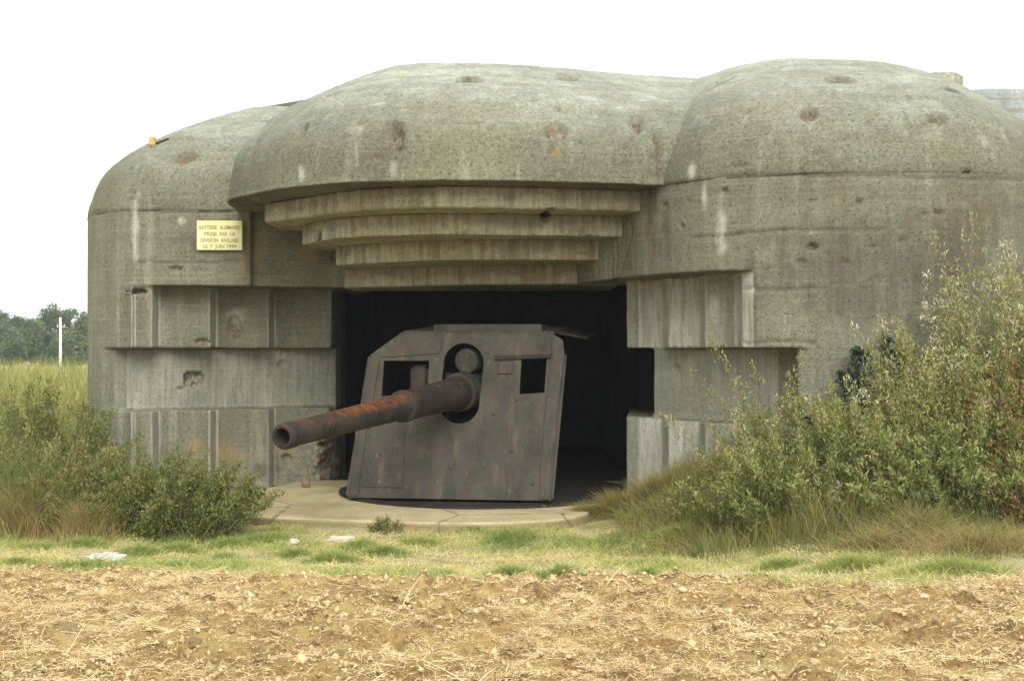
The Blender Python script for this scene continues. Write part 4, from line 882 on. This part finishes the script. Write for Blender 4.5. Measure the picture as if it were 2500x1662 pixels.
for u, v, rx, ry, h, lab in ((1780, 1270, .5, .25, .2, 'fresh green grass bank below the sparse bush'), (2080, 1385, .4, .15, .14, 'olive green grass patch in front of the tawny mound'), (2330, 1400, .5, .2, .15, 'green grass patch at the field edge under the bank'), (1650, 1305, .5, .2, .12, 'green grass strip leading to the platform')):
    tuft(lab, u, v, rx, ry, h, 2600, G_GRASS, .3)
for u, v, rx, ry, h, lab in ((60, 1306, .55, .3, .62, 'tall straw-coloured grass stand left of the dull green bush'), (215, 1308, .35, .2, .45, 'dry grass stand in front of the dull green bush'), (20, 1180, .4, .5, .7, 'pale grass stand behind the tall straw-coloured one')):
    tuft(lab, u, v, rx, ry, h, 1500, G_BANK, .66, stiff=.22)
ue = rng.uniform(560, 1420, 3600); ve = np.interp(ue, [560, 640, 900, 1150, 1380, 1420], [1268, 1284, 1298, 1300, 1290, 1276]) + rng.normal(0, 2.5, len(ue))
kk_ = rng.random(len(ue)) < np.clip(0.45 + 1.1 * vnoise(np.column_stack([ue * .02, ue * 0]), 1.0, 211), 0, 1); ue, ve = ue[kk_], ve[kk_]; ye = (EYE - 0.05) * F / (ve - HOR); xe = (ue - 1250) / F * ye; nn = len(xe)
D = normals(nn, 1.0); D[:, 2] += 0.6; D /= np.linalg.norm(D, axis=1)[:, None]
o = blades('edge_grass', np.column_stack([xe, ye, gz(xe, ye) - .01]), rng.uniform(.04, .13, nn), rng.uniform(.004, .007, nn), D, G_GRASS, .5 + rng.normal(0, .18, nn), .5, 2)
tag(o, 'short yellow-green grass growing along the platform front edge', 'grass', kind='stuff')
tuft('low fringe of green grass along the left scrub foot', 330, 1310, 1.1, .14, .13, 3000, G_GRASS, .4)
# tall weeds running off to the left
x, y = scatter(60000, -34, -5.6, 15.5, 70); k = (x > -0.44 * y - 1) & (x < -0.318 * y) & (rng.random(len(x)) < np.clip(26 / y, 0, 1)); x, y = x[k], y[k]; nn = len(x); p2 = np.column_stack([x, y])
D = normals(nn, 1.0) * np.array([.25, .25, 1]); D[:, 2] += 0.45; D /= np.linalg.norm(D, axis=1)[:, None]
h = (1.45 + 0.22 * fbm(p2, 0.5, 2, 71)) * rng.uniform(0.6, 1.2, nn)
o = blades('tall_weeds', np.column_stack([x, y, gz(x, y)]), h, rng.uniform(0.01, 0.022, nn) * (1 + y / 60), D, G_WEED, 0.5 + 0.3 * fbm(p2, 0.9, 2, 75) + rng.normal(0, 0.22, nn), 0.24, 3)
tag(o, 'tall yellow-green weeds filling the land left of the bunker', 'weeds', kind='stuff')

# far trees and the pole
def tree(label, u, Y, top_v, wid, t0, nl=3600, group='trees beyond the weeds'):
    X = (u - 1250) / F * Y; H = EYE - (top_v - HOR) / F * Y; root = empty('tree', label, 'tree', group, loc=(X, Y, 0)); root_inv = Matrix.Translation((-X, -Y, 0))
    nb_ = 14; P = np.zeros((nb_ + 1, 6, 3)); t = np.linspace(0, 1, 6)
    P[0] = np.column_stack([X + 0.15 * np.sin(t * 3), np.full(6, Y), t * H * 0.7])
    for b in range(nb_):
        a = rng.random() * 6.283; s = P[0][1 + b % 4]; e = np.array([math.cos(a) * wid * .75, math.sin(a) * wid * .75, H * rng.uniform(.18, .35)])
        P[b + 1] = s + e[None] * t[:, None] * rng.uniform(.5, 1)
    tr = tubes('trunk', P, np.concatenate([[H * .035], np.full(nb_, H * .012)]), M_BARK, root, 6); tr.matrix_parent_inverse = root_inv
    nc = 26; a = rng.random(nc) * 6.283; rr = np.sqrt(rng.random(nc)) * wid * 0.8; zc = H * rng.uniform(0.22, 0.9, nc); rr *= np.clip(1.25 - zc / H, .35, 1)
    CC = np.column_stack([X + rr * np.cos(a), Y + rr * np.sin(a), zc]); ci = rng.integers(0, nc, nl)
    d = rng.normal(size=(nl, 3)); d /= np.linalg.norm(d, axis=1)[:, None]; C = CC[ci] + d * (rng.random(nl) ** .45 * wid * .32)[:, None] * np.array([1, 1, .8])
    C[:, 2] = np.clip(C[:, 2], 0.3, None)
    tt = t0 + 0.12 * rng.normal(size=nl) + 0.15 * rng.normal(size=nc)[ci]
    cr = leaves_mesh('crown', C, rng.normal(size=(nl, 3)), rng.uniform(.18, .42, nl) * Y / 150, .7, G_TREE, tt, root); cr.matrix_parent_inverse = root_inv
for u, Y, tv, w, t0, lab in ((118, 150, 738, 2.6, .45, 'tallest dark tree with a flat crown behind the pole'), (160, 158, 742, 2.4, .5, 'forked tree beside the tallest dark tree'), (200, 145, 760, 2.4, .6, 'light green tree next to the bunker corner'),
                             (78, 140, 778, 2.2, .5, 'rounded grey green tree left of the tallest one'), (45, 150, 770, 2.4, .5, 'bushy tree second along from the pole group'), (14, 142, 782, 2.4, .4, 'dark low tree at the row end'),
                             (0, 170, 755, 2.6, .4, 'bluish taller tree behind the dark low tree'), (-40, 150, 770, 2.6, .45, 'bushy tree past the row end'), (225, 165, 765, 2.6, .5, 'tree half hidden by the bunker corner'),
                             (100, 120, 815, 2.6, .35, 'low dark hedge tree before the tallest tree'), (185, 125, 820, 2.4, .6, 'low olive hedge tree by the bunker corner'), (30, 120, 822, 2.4, .4, 'low hedge tree before the dark low tree'), (150, 118, 825, 2.2, .45, 'low hedge tree at the pole foot')):
    tree(lab, u, Y, tv, w, t0)
Yp = 105; pol = empty('utility_pole', 'white concrete utility pole standing in front of the trees', 'pole', loc=((147.5 - 1250) / F * Yp, Yp, 0)); pinv = pol.matrix_world
topz = EYE - (775 - HOR) / F * Yp
bm = bmesh.new(); bmesh.ops.create_cone(bm, cap_ends=True, segments=12, radius1=.13, radius2=.085, depth=topz); bmesh.ops.translate(bm, verts=bm.verts, vec=(0, 0, topz / 2)); bm_obj('shaft', bm, M_POLE, pol, True)
bm = bmesh.new(); bmesh.ops.create_cube(bm, size=1); bmesh.ops.scale(bm, verts=bm.verts, vec=(0.7, .05, .04)); bmesh.ops.translate(bm, verts=bm.verts, vec=(0.05, 0, topz - .75)); bm_obj('crossarm', bm, M_POLE, pol)
for dx in (-.24, .34):
    bm = bmesh.new(); bmesh.ops.create_cone(bm, cap_ends=True, segments=8, radius1=.04, radius2=.025, depth=.12); bmesh.ops.translate(bm, verts=bm.verts, vec=(dx, 0, topz - .63)); bm_obj('insulator', bm, M_POLE, pol, True)

# ------------------------------------------------------------------ thin summer haze over the whole place
x0, x1, y0, y1 = xs.min() - 20, xs.max() + 20, ys.min() - 20, ys.max() + 20
n = N('summer_haze'); n.t.links.remove(n.o.inputs[0].links[0]); n.t.nodes.remove(n.b)
pv = n.new('ShaderNodeVolumePrincipled'); pv.inputs['Color'].default_value = (0.94, 0.97, 1.0, 1); pv.inputs['Density'].default_value = 0.0008; pv.inputs['Anisotropy'].default_value = 0.2
n.link(pv.outputs[0], n.o.inputs['Volume'])
hz = bm_obj('haze', prism_bm([(x0, y0), (x1, y0), (x1, y1), (x0, y1)], -1.5, 12.0), n.m); tag(hz, 'thin pale haze over the land', 'haze', kind='stuff')
